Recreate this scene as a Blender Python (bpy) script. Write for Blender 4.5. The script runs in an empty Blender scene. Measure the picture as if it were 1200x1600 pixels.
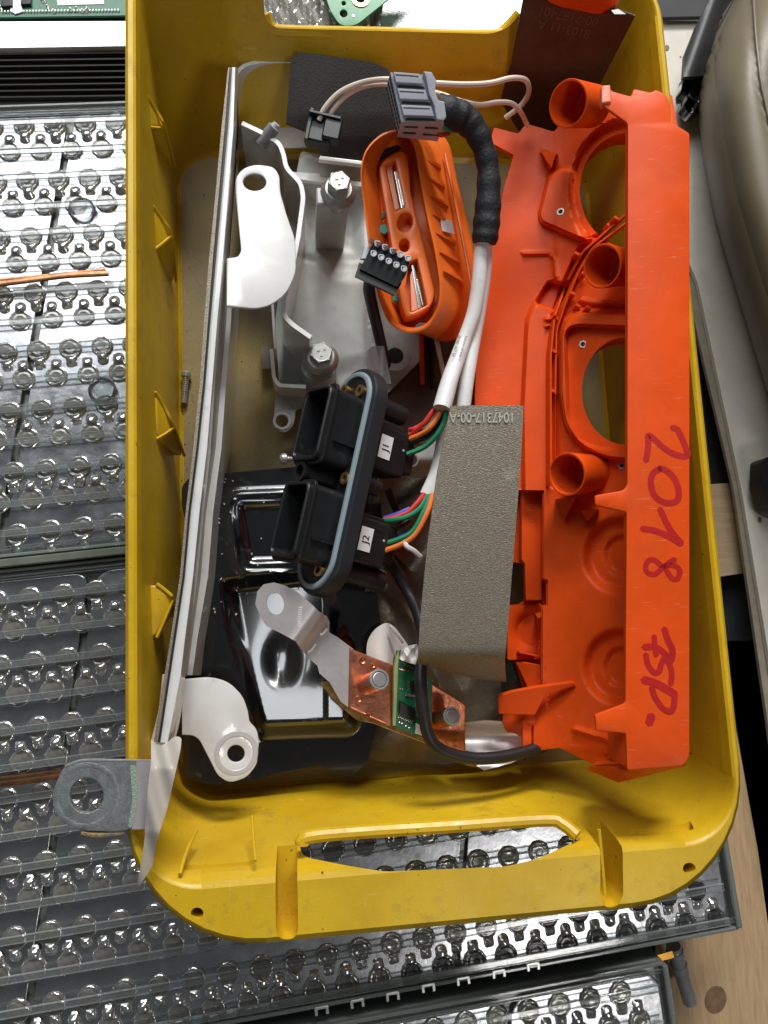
import bpy, bmesh, math, random
import numpy as np
from mathutils import Vector, Matrix
from mathutils.geometry import delaunay_2d_cdt
random.seed(7)
S = bpy.context.scene
C = S.collection
S.unit_settings.system = 'METRIC'
S.unit_settings.scale_length = 0.1          # one unit is ten centimetres

# ------------------------------------------------------------------ camera
FPX = 1155.0
_a = np.array([10000., -308., 1155.]); _a /= np.linalg.norm(_a)
_b = np.array([-407., -8900., 1155.]); _b -= _a*(_a@_b); _b /= np.linalg.norm(_b)
_c = np.cross(_a, _b)
MW = np.array([_a, _b, _c])
CAM = np.array([0., 0., 6.4])
cd = bpy.data.cameras.new('camera'); cam = bpy.data.objects.new('camera', cd); C.objects.link(cam)
cd.sensor_fit = 'VERTICAL'; cd.sensor_height = 24; cd.lens = FPX/1600*24
cd.clip_start = 0.05; cd.clip_end = 400
_m = Matrix([[MW[i][0], -MW[i][1], -MW[i][2], CAM[i]] for i in range(3)] + [[0, 0, 0, 1]])
cam.matrix_world = _m
S.camera = cam

# ------------------------------------------------------------------ light
w = bpy.data.worlds.new('World'); S.world = w; w.use_nodes = True
w.node_tree.nodes['Background'].inputs[0].default_value = (0.92, 0.96, 1.0, 1)
w.node_tree.nodes['Background'].inputs[1].default_value = 0.062

def area(name, loc, target, sx, sy, rad, col):
    l = bpy.data.lights.new(name, 'AREA'); l.shape = 'RECTANGLE'; l.size = sx; l.size_y = sy
    l.energy = rad*math.pi*sx*sy; l.color = col
    o = bpy.data.objects.new(name, l); C.objects.link(o); o.location = loc
    d = Vector(target)-Vector(loc); o.rotation_euler = d.to_track_quat('-Z', 'Y').to_euler()
    return o
area('ceiling_lamp_window_side', (-5.2, 17.8, 18), (-5.2, 17.8, 0), 12, 16.4, 5.8, (0.95, 0.98, 1.0))
area('far_ceiling_lamps', (6, 35, 23), (1, 1, 0), 15, 7, 49, (1.0, 0.98, 0.95))
area('ceiling_lamp_bench_side', (7.4, -10.8, 18), (1, -1, 0), 4.4, 2.6, 15, (1.0, 0.97, 0.93))
S.view_settings.view_transform = 'Standard'; S.view_settings.look = 'None'
S.view_settings.gamma = 1; S.view_settings.exposure = 0

# ------------------------------------------------------------------ geometry helpers
def P(x, y, z):
    d = MW @ np.array([(x-600)/FPX, (y-800)/FPX, 1.]); t = (z-CAM[2])/d[2]
    return CAM + t*d
def PV(x, y, z):
    x = np.asarray(x, float); y = np.asarray(y, float); z = np.asarray(z, float)*np.ones_like(x)
    d = MW @ np.stack([(x-600)/FPX, (y-800)/FPX, np.ones_like(x)])
    return (CAM[:, None] + (z-CAM[2])/d[2]*d).T
def RAY(x, y): return MW @ np.array([(x-600)/FPX, (y-800)/FPX, 1.])

WL = {}
def thing(name, label, cat, loc=(0, 0, 0), group=None):
    o = bpy.data.objects.new(name, None); C.objects.link(o); o.empty_display_size = 0.2
    o.location = [float(v) for v in loc]; WL[o.name] = Vector(o.location)
    o['label'] = label; o['category'] = cat
    if group: o['group'] = group
    return o
def tag(o, label, cat, group=None):
    o['label'] = label; o['category'] = cat
    if group: o['group'] = group
    return o
def obj(name, V, F, mat, parent=None, ang=35, label=None, kind=None):
    me = bpy.data.meshes.new(name)
    pl = WL.get(parent.name, Vector((0, 0, 0))) if parent else Vector((0, 0, 0))
    V = [Vector(v) for v in V]
    if parent is None and V:
        c0 = sum(V, Vector())/len(V); c0.z = min(v.z for v in V)
    else: c0 = pl
    me.from_pydata([v-c0 for v in V], [], F)
    bm = bmesh.new(); bm.from_mesh(me)
    bmesh.ops.remove_doubles(bm, verts=bm.verts, dist=1e-5)
    bmesh.ops.recalc_face_normals(bm, faces=bm.faces)
    bm.to_mesh(me); bm.free()
    me.polygons.foreach_set('use_smooth', [ang > 0]*len(me.polygons))
    if ang > 0: me.set_sharp_from_angle(angle=math.radians(ang))
    me.materials.append(mat)
    o = bpy.data.objects.new(name, me); C.objects.link(o)
    if parent: o.parent = parent
    else: o.location = c0
    WL[o.name] = c0
    if label: o['label'] = label
    if kind: o['kind'] = kind
    return o
class MB:
    def __init__(s): s.V = []; s.F = []
    def add(s, V, F):
        k = len(s.V); s.V += [tuple(v) for v in V]; s.F += [tuple(i+k for i in f) for f in F]; return s
    def build(s, name, mat, parent=None, **k):
        o = obj(name, s.V, s.F, mat, parent, **k)
        if k.get('ang', 35) > 0 and len(s.F) < 700:
            md = o.modifiers.new('even_shading', 'WEIGHTED_NORMAL'); md.keep_sharp = True; md.weight = 90
        return o

def rnd(pts, r, n=5, closed=True):
    out = []; N = len(pts)
    for i in range(N):
        p = np.array(pts[i][:2], float); rr = pts[i][2] if len(pts[i]) > 2 else r
        if rr <= 0 or (not closed and i in (0, N-1)): out.append(tuple(p)); continue
        a = np.array(pts[i-1][:2], float); b = np.array(pts[(i+1) % N][:2], float)
        la = np.linalg.norm(a-p); lb = np.linalg.norm(b-p)
        d = min(rr, .48*la, .48*lb)
        q0 = p+(a-p)/la*d; q1 = p+(b-p)/lb*d
        for k in range(n+1):
            t = k/n; out.append(tuple((1-t)**2*q0+2*t*(1-t)*p+t*t*q1))
    return out
def circ(cx, cy, rx, ry=None, n=24, rot=0):
    ry = rx if ry is None else ry; c = math.cos(rot); s = math.sin(rot)
    return [(cx+rx*math.cos(t)*c-ry*math.sin(t)*s, cy+rx*math.cos(t)*s+ry*math.sin(t)*c)
            for t in [2*math.pi*k/n for k in range(n)]]
def area2(p):
    a = np.array(p); b = np.roll(a, -1, 0); return .5*np.sum(a[:, 0]*b[:, 1]-a[:, 1]*b[:, 0])
def offset(poly, d):      # inward for ccw polygons
    p = np.array(poly, float); a = np.roll(p, 1, 0); b = np.roll(p, -1, 0)
    e1 = p-a; e2 = b-p
    e1 /= np.maximum(np.linalg.norm(e1, axis=1)[:, None], 1e-9); e2 /= np.maximum(np.linalg.norm(e2, axis=1)[:, None], 1e-9)
    n1 = np.stack([-e1[:, 1], e1[:, 0]], 1); n2 = np.stack([-e2[:, 1], e2[:, 0]], 1)
    m = n1+n2; L = np.maximum(np.linalg.norm(m, axis=1)[:, None], 1e-6); m /= L
    cs = np.clip(np.sum(m*n1, 1), .5, 1)[:, None]
    return [tuple(v) for v in p+m*d/cs]
def inside(X, Y, poly):
    X = np.asarray(X); Y = np.asarray(Y); r = np.zeros(X.shape, bool); n = len(poly)
    for i in range(n):
        x1, y1 = poly[i]; x2, y2 = poly[(i+1) % n]
        if y1 == y2: continue
        c = ((y1 > Y) != (y2 > Y)) & (X < (x2-x1)*(Y-y1)/(y2-y1)+x1); r ^= c
    return r
def sdf(X, Y, poly):      # positive inside
    X = np.asarray(X, float); Y = np.asarray(Y, float); D = np.full(X.shape, 1e9); n = len(poly)
    for i in range(n):
        x1, y1 = poly[i][:2]; x2, y2 = poly[(i+1) % n][:2]
        dx = x2-x1; dy = y2-y1; L = dx*dx+dy*dy+1e-12
        t = np.clip(((X-x1)*dx+(Y-y1)*dy)/L, 0, 1)
        D = np.minimum(D, np.hypot(X-x1-t*dx, Y-y1-t*dy))
    return np.where(inside(X, Y, [p[:2] for p in poly]), D, -D)
def ldist(X, Y, pts):
    D = np.full(np.asarray(X).shape, 1e9)
    for i in range(len(pts)-1):
        x1, y1 = pts[i]; x2, y2 = pts[i+1]; dx = x2-x1; dy = y2-y1; L = dx*dx+dy*dy+1e-12
        t = np.clip(((X-x1)*dx+(Y-y1)*dy)/L, 0, 1); D = np.minimum(D, np.hypot(X-x1-t*dx, Y-y1-t*dy))
    return D
def sst(x): x = np.clip(x, 0, 1); return x*x*(3-2*x)
def dens(poly, step):
    out = []; n = len(poly)
    for i in range(n):
        a = np.array(poly[i][:2], float); b = np.array(poly[(i+1) % n][:2], float); k = max(1, int(np.linalg.norm(b-a)/step))
        for j in range(k): out.append(tuple(a+(b-a)*j/k))
    return out
def cdt(outer, holes, extra=()):
    V = []; E = []
    for lp in [outer]+list(holes):
        k = len(V); n = len(lp); V += [Vector((float(p[0]), float(p[1]))) for p in lp]; E += [(k+i, k+(i+1) % n) for i in range(n)]
    V += [Vector((float(p[0]), float(p[1]))) for p in extra]
    v, e, f, *_ = delaunay_2d_cdt(V, E, [], 0, 1e-7)
    va = np.array([(q.x, q.y) for q in v]); f = [t for t in f if len(t) == 3]
    fc = np.array(f); cx = va[fc].mean(1)
    ok = inside(cx[:, 0], cx[:, 1], outer)
    for h in holes: ok &= ~inside(cx[:, 0], cx[:, 1], h)
    return va, fc[ok]
def slabgeo(outline, holes, t, b, fmap):
    """outline/holes in 2D, thickness t downwards, edge rounding b, fmap(u,v,h)->xyz"""
    if area2(outline) < 0: outline = outline[::-1]
    hs = [h if area2(h) < 0 else h[::-1] for h in holes]
    m = MB()
    loops = [outline]+hs
    ins = [offset(l, b) for l in loops] if b > 0 else loops
    va, fc = cdt(ins[0], ins[1:])
    for h in (0, -t):
        m.add([fmap(p[0], p[1], h) for p in va], [tuple(int(i) for i in f) for f in fc])
    for lo, li in zip(loops, ins):
        n = len(lo); rings = []
        if b > 0:
            mid = [((p[0]*.3+q[0]*.7), (p[1]*.3+q[1]*.7)) for p, q in zip(li, lo)]
            rings = [(li, 0), (mid, -b*.3), (lo, -b), (lo, -t+b), (mid, -t+b*.3), (li, -t)]
        else: rings = [(lo, 0), (lo, -t)]
        V = [fmap(p[0], p[1], h) for r, h in rings for p in r]
        F = [(k*n+i, k*n+(i+1) % n, (k+1)*n+(i+1) % n, (k+1)*n+i) for k in range(len(rings)-1) for i in range(n)]
        m.add(V, F)
    return m
class Plane:
    """a plane through three (px, py, z) marks of the picture, or level at height z"""
    def __init__(s, *q):
        if len(q) == 1: s.o = Vector(P(600, 800, q[0])); s.n = Vector((0, 0, 1)); s.e1 = Vector((1, 0, 0))
        else:
            a, b, c = [Vector(P(*p)) for p in q]; s.o = a; s.n = (b-a).cross(c-a).normalized()
            if s.n.z < 0: s.n = -s.n
            s.e1 = (b-a).normalized()
        s.e2 = s.n.cross(s.e1)
    def uv(s, p):
        d = Vector(RAY(p[0], p[1])); c = Vector(CAM); t = (s.o-c).dot(s.n)/d.dot(s.n); w = c+d*t-s.o
        return (w.dot(s.e1), w.dot(s.e2))
    def map(s, u, v, h): return s.o+s.e1*u+s.e2*v+s.n*h
    def at(s, p, h=0): u, v = s.uv(p); return s.map(u, v, h)
def slab(name, px, plane, t, mat, parent=None, b=.008, holes=(), r=0, lift=0, **k):
    if not isinstance(plane, Plane): plane = Plane(*plane) if isinstance(plane, (list, tuple)) else Plane(plane)
    pts = rnd(px, r) if r or any(len(p) > 2 for p in px) else px
    o = [plane.uv(p) for p in pts]; hs = [[plane.uv(p) for p in h] for h in holes]
    return slabgeo(o, hs, t, b, lambda u, v, h: plane.map(u, v, h+lift)).build(name, mat, parent, **k)
def relief(name, px, zf, step, t, mat, parent=None, holes=(), r=0, feats=(), **k):
    """a moulded sheet: outline in picture marks, height field zf(px, py), thickness t"""
    o = dens(rnd(px, r) if r else [p[:2] for p in px], step); hs = [dens(h, step) for h in holes]
    A = np.array(o); x0, y0 = A.min(0); x1, y1 = A.max(0)
    gx, gy = np.meshgrid(np.arange(x0, x1, step), np.arange(y0, y1, step*.87)); gx[1::2] += step/2
    gx = gx.ravel(); gy = gy.ravel(); ok = sdf(gx, gy, o) > step*.4
    for h in hs: ok &= sdf(gx, gy, h) < -step*.4
    gx = gx[ok]; gy = gy[ok]; ex = []
    for fp_, w_ in feats:
        d = np.abs(sdf(gx, gy, fp_)); kp = d > w_+step*.35; gx = gx[kp]; gy = gy[kp]
        for q in (-w_, -w_*.4, w_*.4, w_): ex += dens(offset(fp_, q), 2.2)
    if ex:
        E_ = np.array(ex); kk = sdf(E_[:, 0], E_[:, 1], o) > .8
        for h in hs: kk &= sdf(E_[:, 0], E_[:, 1], h) < -.8
        E_ = E_[kk]; gx = np.concatenate([gx, E_[:, 0]]); gy = np.concatenate([gy, E_[:, 1]])
    va, fc = cdt(o, hs, list(zip(gx, gy)))
    z = zf(va[:, 0], va[:, 1]); W = PV(va[:, 0], va[:, 1], z); n = len(W)
    Wb = W.copy(); Wb[:, 2] -= t
    from collections import Counter
    ed = {}
    for f in fc:
        for i in range(3):
            a, b2 = int(f[i]), int(f[(i+1) % 3]); kk = (min(a, b2), max(a, b2)); ed.setdefault(kk, []).append((a, b2))
    F = [tuple(int(i) for i in f) for f in fc]+[tuple(int(i)+n for i in f[::-1]) for f in fc]
    F += [(v[0][1], v[0][0], v[0][0]+n, v[0][1]+n) for v in ed.values() if len(v) == 1]
    return obj(name, list(W)+list(Wb), F, mat, parent, **k)
def loft(rings, cap0=True, cap1=True):
    n = len(rings[0]); V = [v for r in rings for v in r]
    F = [(k*n+i, k*n+(i+1) % n, (k+1)*n+(i+1) % n, (k+1)*n+i) for k in range(len(rings)-1) for i in range(n)]
    if cap0: F.append(tuple(range(n))[::-1])
    if cap1: F.append(tuple(range((len(rings)-1)*n, len(rings)*n)))
    return V, F
def cat(pts, sub=6):
    p = [Vector(q) for q in pts]; p = [2*p[0]-p[1]]+p+[2*p[-1]-p[-2]]; out = []
    for i in range(1, len(p)-2):
        for k in range(sub):
            t = k/sub; a, b, c, d = p[i-1:i+3]
            out.append(.5*((2*b)+(c-a)*t+(2*a-5*b+4*c-d)*t*t+(3*b-a-3*c+d)*t**3))
    out.append(p[-2]); return out
def tubegeo(pts, r, n=10, sub=6, flat=1.0, smooth=True):
    q = cat(pts, sub) if smooth else [Vector(p) for p in pts]; N = len(q)
    rr = r if callable(r) else (lambda t: r)
    T = [(q[min(i+1, N-1)]-q[max(i-1, 0)]).normalized() for i in range(N)]
    up = Vector((0, 0, 1)); 
    if abs(T[0].dot(up)) > .9: up = Vector((1, 0, 0))
    X = T[0].cross(up).normalized(); rings = []
    for i in range(N):
        X = (X-T[i]*X.dot(T[i])).normalized(); Y = T[i].cross(X); R = rr(i/(N-1))
        rings.append([q[i]+X*R*math.cos(a)+Y*R*flat*math.sin(a) for a in [2*math.pi*k/n for k in range(n)]])
    return loft(rings)
def tube(name, pts, r, mat, parent=None, px=True, **k):
    kk = {a: k.pop(a) for a in ('n', 'sub', 'flat', 'smooth') if a in k}
    if px: pts = [P(*p) for p in pts]
    return MB().add(*tubegeo(pts, r, **kk)).build(name, mat, parent, **k)
def frame(n, ref=(0, 1, 0)):
    n = Vector(n).normalized(); x = Vector(ref).cross(n)
    if x.length < .01: x = Vector((1, 0, 0)).cross(n)
    x.normalize(); return x, n.cross(x), n
def lathegeo(prof, o, axis=(0, 0, 1), n=24, ref=(0, 1, 0), closed=False):
    x, y, z = frame(axis, ref); o = Vector(o)
    rings = [[o+z*h+(x*math.cos(a)+y*math.sin(a))*max(r, 1e-4) for a in [2*math.pi*k/n for k in range(n)]] for r, h in prof]
    if closed: rings.append(rings[0]); return loft(rings, False, False)
    return loft(rings)
def lathe(name, prof, o, mat, parent=None, axis=(0, 0, 1), n=24, closed=False, **k):
    return MB().add(*lathegeo(prof, o, axis, n, closed=closed)).build(name, mat, parent, **k)
def boxgeo(c, ex, ey, ez, hx, hy, hz, b=0.0):
    """oriented box with rounded-off edges"""
    c = Vector(c); ex = Vector(ex); ey = Vector(ey); ez = Vector(ez)
    rings = []
    b = min(b, hx*.45, hy*.45, hz*.45)
    lv = [(-hz, b), (-hz+b, 0), (hz-b, 0), (hz, b)] if b > 0 else [(-hz, 0), (hz, 0)]
    for z, i in lv:
        a, d = hx-i, hy-i; q = b*.9
        if b > 0: pl = [(-a+q, -d), (a-q, -d), (a, -d+q), (a, d-q), (a-q, d), (-a+q, d), (-a, d-q), (-a, -d+q)]
        else: pl = [(-a, -d), (a, -d), (a, d), (-a, d)]
        rings.append([c+ex*x+ey*y+ez*z for x, y in pl])
    return loft(rings)
def box(name, c, ax, h, mat, parent=None, b=.01, **k):
    return MB().add(*boxgeo(c, *ax, *h, b)).build(name, mat, parent, **k)
AX = (Vector((1, 0, 0)), Vector((0, 1, 0)), Vector((0, 0, 1)))
def hexa(name, top, bot, mat, parent=None, **k):
    """solid from matching rings of picture marks (px,py,z)"""
    V, F = loft([[Vector(P(*p)) for p in top], [Vector(P(*p)) for p in bot]])
    return MB().add(V, F).build(name, mat, parent, **k)
def wall(name, pts, zt, zb, t, mat, parent=None, **k):
    """upright strip of sheet: top edge traced at height zt, down to zb"""
    f = zt if callable(zt) else (lambda s: zt)
    N = len(pts); W = [Vector(P(p[0], p[1], p[2] if len(p) > 2 else f(i/(N-1)))) for i, p in enumerate(pts)]
    rings = []
    for i in range(N):
        d = (W[min(i+1, N-1)]-W[max(i-1, 0)]); d.z = 0; d.normalize(); s = Vector((-d.y, d.x, 0))*t/2
        a = W[i]; lo = Vector((a.x, a.y, zb if not callable(zb) else zb(i/(N-1))))
        rings.append([a-s, a+s, lo+s, lo-s])
    return MB().add(*loft(rings)).build(name, mat, parent, **k)
def strokegeo(pts, wd, plane, lift=.004):
    q = [plane.uv(p) for p in rnd(pts, 14, closed=False)]; n = len(q); m = MB(); L = []; R = []
    q = [np.array(p) for p in q]
    for i in range(n):
        d = q[min(i+1, n-1)]-q[max(i-1, 0)]; d /= (np.linalg.norm(d)+1e-9); s = np.array([-d[1], d[0]])
        L.append(q[i]+s*wd/2); R.append(q[i]-s*wd/2)
    d0 = (q[0]-q[1]); d0 /= np.linalg.norm(d0); d1 = q[-1]-q[-2]; d1 /= np.linalg.norm(d1)
    pl = L+[q[-1]+d1*wd*.4]+R[::-1]+[q[0]+d0*wd*.4]
    V = [plane.map(p[0], p[1], lift) for p in L+R]+[plane.map(*(q[-1]+d1*wd*.4), lift), plane.map(*(q[0]+d0*wd*.4), lift)]
    F = [(i, i+1, n+i+1, n+i) for i in range(n-1)]+[(n-1, 2*n, 2*n-1), (0, n, 2*n+1)]
    return V, F
def text(name, body, size, o, ex, ey, mat, parent=None, th=.0015, sx=1.0, **k):
    cu = bpy.data.curves.new('t', 'FONT'); cu.body = body; cu.size = size; cu.align_x = 'CENTER'; cu.align_y = 'CENTER'; cu.extrude = th
    to = bpy.data.objects.new('t', cu); C.objects.link(to)
    me = bpy.data.meshes.new_from_object(to.evaluated_get(bpy.context.evaluated_depsgraph_get()))
    ex = Vector(ex).normalized(); ey = Vector(ey); ey = (ey-ex*ey.dot(ex)).normalized(); ez = ex.cross(ey)
    V = [Vector(o)+ex*v.co.x*sx+ey*v.co.y+ez*v.co.z for v in me.vertices]; F = [tuple(p.vertices) for p in me.polygons]
    C.objects.unlink(to); bpy.data.objects.remove(to); bpy.data.curves.remove(cu); bpy.data.meshes.remove(me)
    return obj(name, V, F, mat, parent, ang=20, **k)
def cut(o, cutters):
    for c in cutters:
        md = o.modifiers.new('b', 'BOOLEAN'); md.operation = 'DIFFERENCE'; md.object = c; md.solver = 'EXACT'
    me = bpy.data.meshes.new_from_object(o.evaluated_get(bpy.context.evaluated_depsgraph_get()))
    o.modifiers.clear(); o.data = me
    me.polygons.foreach_set('use_smooth', [True]*len(me.polygons)); me.set_sharp_from_angle(angle=math.radians(35))
    for c in cutters: bpy.data.objects.remove(c)
def dup(src, parent, loc, rz=0):
    c = src.copy(); C.objects.link(c); c.parent = parent; c.location = loc; c.rotation_euler = (0, 0, rz); return c

# ------------------------------------------------------------------ materials
def mat(name, col, rough=.5, metal=0., bump=0., bs=60., var=0., vs=6., col2=None, coat=0., spec=.5, bdist=.01, stretch=None, rvar=0., emit=None, sss=0., aniso=None):
    m = bpy.data.materials.new(name); m.use_nodes = True; nt = m.node_tree; N = nt.nodes; L = nt.links; b = N['Principled BSDF']
    b.inputs['Base Color'].default_value = (*col, 1); b.inputs['Roughness'].default_value = rough; b.inputs['Metallic'].default_value = metal
    b.inputs['Coat Weight'].default_value = coat; b.inputs['Coat Roughness'].default_value = .08; b.inputs['Specular IOR Level'].default_value = spec
    if sss: b.inputs['Subsurface Weight'].default_value = sss; b.inputs['Subsurface Radius'].default_value = (.25, .12, .03); b.inputs['Subsurface Scale'].default_value = .35
    tc = N.new('ShaderNodeTexCoord'); mp = N.new('ShaderNodeMapping'); L.new(tc.outputs['Object'], mp.inputs[0])
    if stretch: mp.inputs['Scale'].default_value = stretch
    def noise(sc, det=4, r=.6):
        n = N.new('ShaderNodeTexNoise'); n.inputs['Scale'].default_value = sc; n.inputs['Detail'].default_value = det; n.inputs['Roughness'].default_value = r
        L.new(mp.outputs[0], n.inputs['Vector']); return n
    if var or col2:
        n = noise(vs, 6, .65); cr = N.new('ShaderNodeValToRGB')
        c2 = col2 if col2 else tuple(c*(1-var) for c in col)
        cr.color_ramp.elements[0].position = .36; cr.color_ramp.elements[1].position = .62
        cr.color_ramp.elements[0].color = (*c2, 1); cr.color_ramp.elements[1].color = (*col, 1)
        L.new(n.outputs[0], cr.inputs[0]); L.new(cr.outputs[0], b.inputs['Base Color'])
    if rvar:
        n = noise(vs*1.7, 5); mr = N.new('ShaderNodeMapRange'); mr.inputs['From Min'].default_value = .3; mr.inputs['From Max'].default_value = .7
        mr.inputs['To Min'].default_value = max(0, rough-rvar); mr.inputs['To Max'].default_value = rough+rvar
        L.new(n.outputs[0], mr.inputs[0]); L.new(mr.outputs[0], b.inputs['Roughness'])
    if bump:
        n = noise(bs, 3); bp = N.new('ShaderNodeBump'); bp.inputs['Strength'].default_value = bump; bp.inputs['Distance'].default_value = bdist
        L.new(n.outputs[0], bp.inputs['Height']); L.new(bp.outputs[0], b.inputs['Normal'])
    return m
def clear(name, tint=(.95, .97, .97), rough=.08, mixw=.25, ior=1.45, col=(.8, .85, .85)):
    """thin clear plastic: see-through with a fresnel sheen"""
    m = bpy.data.materials.new(name); m.use_nodes = True; nt = m.node_tree; N = nt.nodes; L = nt.links
    for n in list(N):
        if n.type == 'BSDF_PRINCIPLED': N.remove(n)
    out = N['Material Output']; t = N.new('ShaderNodeBsdfTransparent'); t.inputs[0].default_value = (*tint, 1)
    g = N.new('ShaderNodeBsdfGlossy'); g.inputs['Roughness'].default_value = rough
    d = N.new('ShaderNodeBsdfDiffuse'); d.inputs[0].default_value = (*col, 1)
    f = N.new('ShaderNodeFresnel'); f.inputs[0].default_value = ior
    m1 = N.new('ShaderNodeMixShader'); m2 = N.new('ShaderNodeMixShader'); m1.inputs[0].default_value = mixw
    L.new(t.outputs[0], m1.inputs[1]); L.new(d.outputs[0], m1.inputs[2])
    L.new(f.outputs[0], m2.inputs[0]); L.new(m1.outputs[0], m2.inputs[1]); L.new(g.outputs[0], m2.inputs[2]); L.new(m2.outputs[0], out.inputs[0])
    return m

def yellow_mat():
    m = mat('yellow_plastic', (.70, .43, .012), .38, bump=.25, bs=90, bdist=.004, sss=.0)
    nt = m.node_tree; N = nt.nodes; L = nt.links; b = N['Principled BSDF']
    tc = N.new('ShaderNodeTexCoord')
    def noise(sc, det, r=.65):
        n = N.new('ShaderNodeTexNoise'); n.inputs['Scale'].default_value = sc; n.inputs['Detail'].default_value = det; n.inputs['Roughness'].default_value = r
        L.new(tc.outputs['Object'], n.inputs['Vector']); return n
    def ramp(src, p0, p1, c0=(0, 0, 0, 1), c1=(1, 1, 1, 1)):
        r = N.new('ShaderNodeValToRGB'); r.color_ramp.elements[0].position = p0; r.color_ramp.elements[1].position = p1
        r.color_ramp.elements[0].color = c0; r.color_ramp.elements[1].color = c1; L.new(src, r.inputs[0]); return r
    r1 = ramp(noise(1.3, 7).outputs[0], .35, .62, (.56, .345, .010, 1), (.72, .465, .014, 1))
    smudge = ramp(noise(2.6, 10, .78).outputs[0], .54, .70)
    spots = ramp(noise(26, 2, .5).outputs[0], .74, .77)
    mx = N.new('ShaderNodeMix'); mx.data_type = 'RGBA'; mx.inputs['B'].default_value = (.34, .20, .03, 1)
    mu = N.new('ShaderNodeMath'); mu.operation = 'MULTIPLY'; mu.inputs[1].default_value = .8
    L.new(smudge.outputs[0], mu.inputs[0]); L.new(mu.outputs[0], mx.inputs['Factor']); L.new(r1.outputs[0], mx.inputs['A'])
    mx2 = N.new('ShaderNodeMix'); mx2.data_type = 'RGBA'; mx2.inputs['B'].default_value = (.10, .06, .02, 1)
    L.new(spots.outputs[0], mx2.inputs['Factor']); L.new(mx.outputs['Result'], mx2.inputs['A'])
    L.new(mx2.outputs['Result'], b.inputs['Base Color'])
    rr = ramp(noise(5, 6).outputs[0], .3, .7, (.28, .28, .28, 1), (.5, .5, .5, 1)); L.new(rr.outputs[0], b.inputs['Roughness'])
    return m
def floor_mat():
    m = mat('dusty_crate_floor', (.34, .26, .12), .6, bump=.4, bs=30, bdist=.01)
    nt = m.node_tree; N = nt.nodes; L = nt.links; b = N['Principled BSDF']; tc = N.new('ShaderNodeTexCoord')
    n = N.new('ShaderNodeTexNoise'); n.inputs['Scale'].default_value = .9; n.inputs['Detail'].default_value = 8; n.inputs['Roughness'].default_value = .6
    L.new(tc.outputs['Object'], n.inputs['Vector'])
    r = N.new('ShaderNodeValToRGB'); e = r.color_ramp.elements; e[0].position = .42; e[0].color = (.27, .215, .13, 1); e[1].position = .66; e[1].color = (.42, .31, .09, 1)
    L.new(n.outputs[0], r.inputs[0])
    s = N.new('ShaderNodeTexNoise'); s.inputs['Scale'].default_value = 22; s.inputs['Detail'].default_value = 3; L.new(tc.outputs['Object'], s.inputs['Vector'])
    q = N.new('ShaderNodeValToRGB'); q.color_ramp.elements[0].position = .70; q.color_ramp.elements[1].position = .73; L.new(s.outputs[0], q.inputs[0])
    mx = N.new('ShaderNodeMix'); mx.data_type = 'RGBA'; mx.inputs['B'].default_value = (.06, .04, .02, 1)
    L.new(q.outputs[0], mx.inputs['Factor']); L.new(r.outputs[0], mx.inputs['A']); L.new(mx.outputs['Result'], b.inputs['Base Color'])
    return m
M = {}
M['yellow'] = yellow_mat(); M['floor'] = floor_mat()
M['orange'] = mat('orange_plastic', (.80, .084, .006), .46, spec=.22, bump=.12, bs=150, bdist=.003, var=.14, vs=2.2, rvar=.08)
M['orange2'] = mat('orange_rubber', (.80, .16, .018), .40, bump=.1, bs=120, bdist=.003, var=.12, vs=4)
M['hole'] = mat('dark_void', (.012, .011, .010), .7)
M['white'] = mat('white_painted_steel', (.74, .735, .72), .30, coat=.6, bump=.05, bs=80, bdist=.002, var=.07, vs=5)
M['shaded_white'] = mat('white_steel_reflecting_brown', (.42, .37, .32), .4, var=.2, vs=9)  # white channel steel with brown reflection and shade painted into its colour
M['cast'] = mat('cast_aluminium', (.56, .57, .54), .5, .18, bump=.35, bs=110, bdist=.003, var=.2, vs=3, rvar=.1)
M['steel'] = mat('zinc_steel', (.58, .59, .59), .30, .6, bump=.2, bs=160, bdist=.002, var=.2, vs=14)
M['bolt'] = mat('dull_bolt_zinc', (.46, .46, .43), .42, .75, bump=.3, bs=200, bdist=.003, var=.2, vs=20)
M['grain'] = mat('grained_sheet', (.30, .26, .20), .40, .45, bump=.55, bs=58, bdist=.010, var=.45, vs=62, stretch=(1, 3.0, 1))
M['darksheet'] = mat('dark_bronze_sheet', (.11, .062, .038), .4, .3, bump=.3, bs=40, var=.3, vs=5)
M['duskmetal'] = mat('tarnished_sheet', (.20, .165, .12), .40, .7, bump=.25, bs=14, bdist=.02, var=.35, vs=3, rvar=.12)
M['black'] = mat('black_plastic', (.011, .0115, .013), .42, bump=.2, bs=120, bdist=.003, var=.3, vs=8)
M['blackrub'] = mat('black_rubber', (.016, .018, .022), .5, bump=.25, bs=90, bdist=.003)
M['blacksheet'] = mat('black_fibre_sheet', (.018, .015, .012), .6, bump=.3, bs=60, var=.3, vs=6)
M['gloss'] = mat('glossy_black_steel', (.006, .0065, .008), .20, 0., bump=.0, coat=1.0, spec=.9)
M['blackcable'] = mat('black_cable_jacket', (.015, .014, .014), .45)
M['sleeve'] = mat('black_cloth_tape', (.010, .011, .015), .62, bump=.6, bs=40, bdist=.012, var=.35, vs=14)
M['seal'] = mat('grey_seal', (.26, .33, .36), .45, bump=.1)
M['brass'] = mat('brass', (.62, .40, .16), .28, .9)
M['grey'] = mat('grey_connector_plastic', (.42, .44, .50), .45, bump=.08, bs=100, bdist=.002, var=.06)
M['greydark'] = mat('pin_cavity', (.03, .03, .035), .6)
M['wirew'] = mat('ivory_wire', (.72, .62, .52), .42)
M['cablew'] = mat('white_cable_jacket', (.80, .81, .80), .38, var=.08, vs=6, bump=.05, bs=40)
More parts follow.
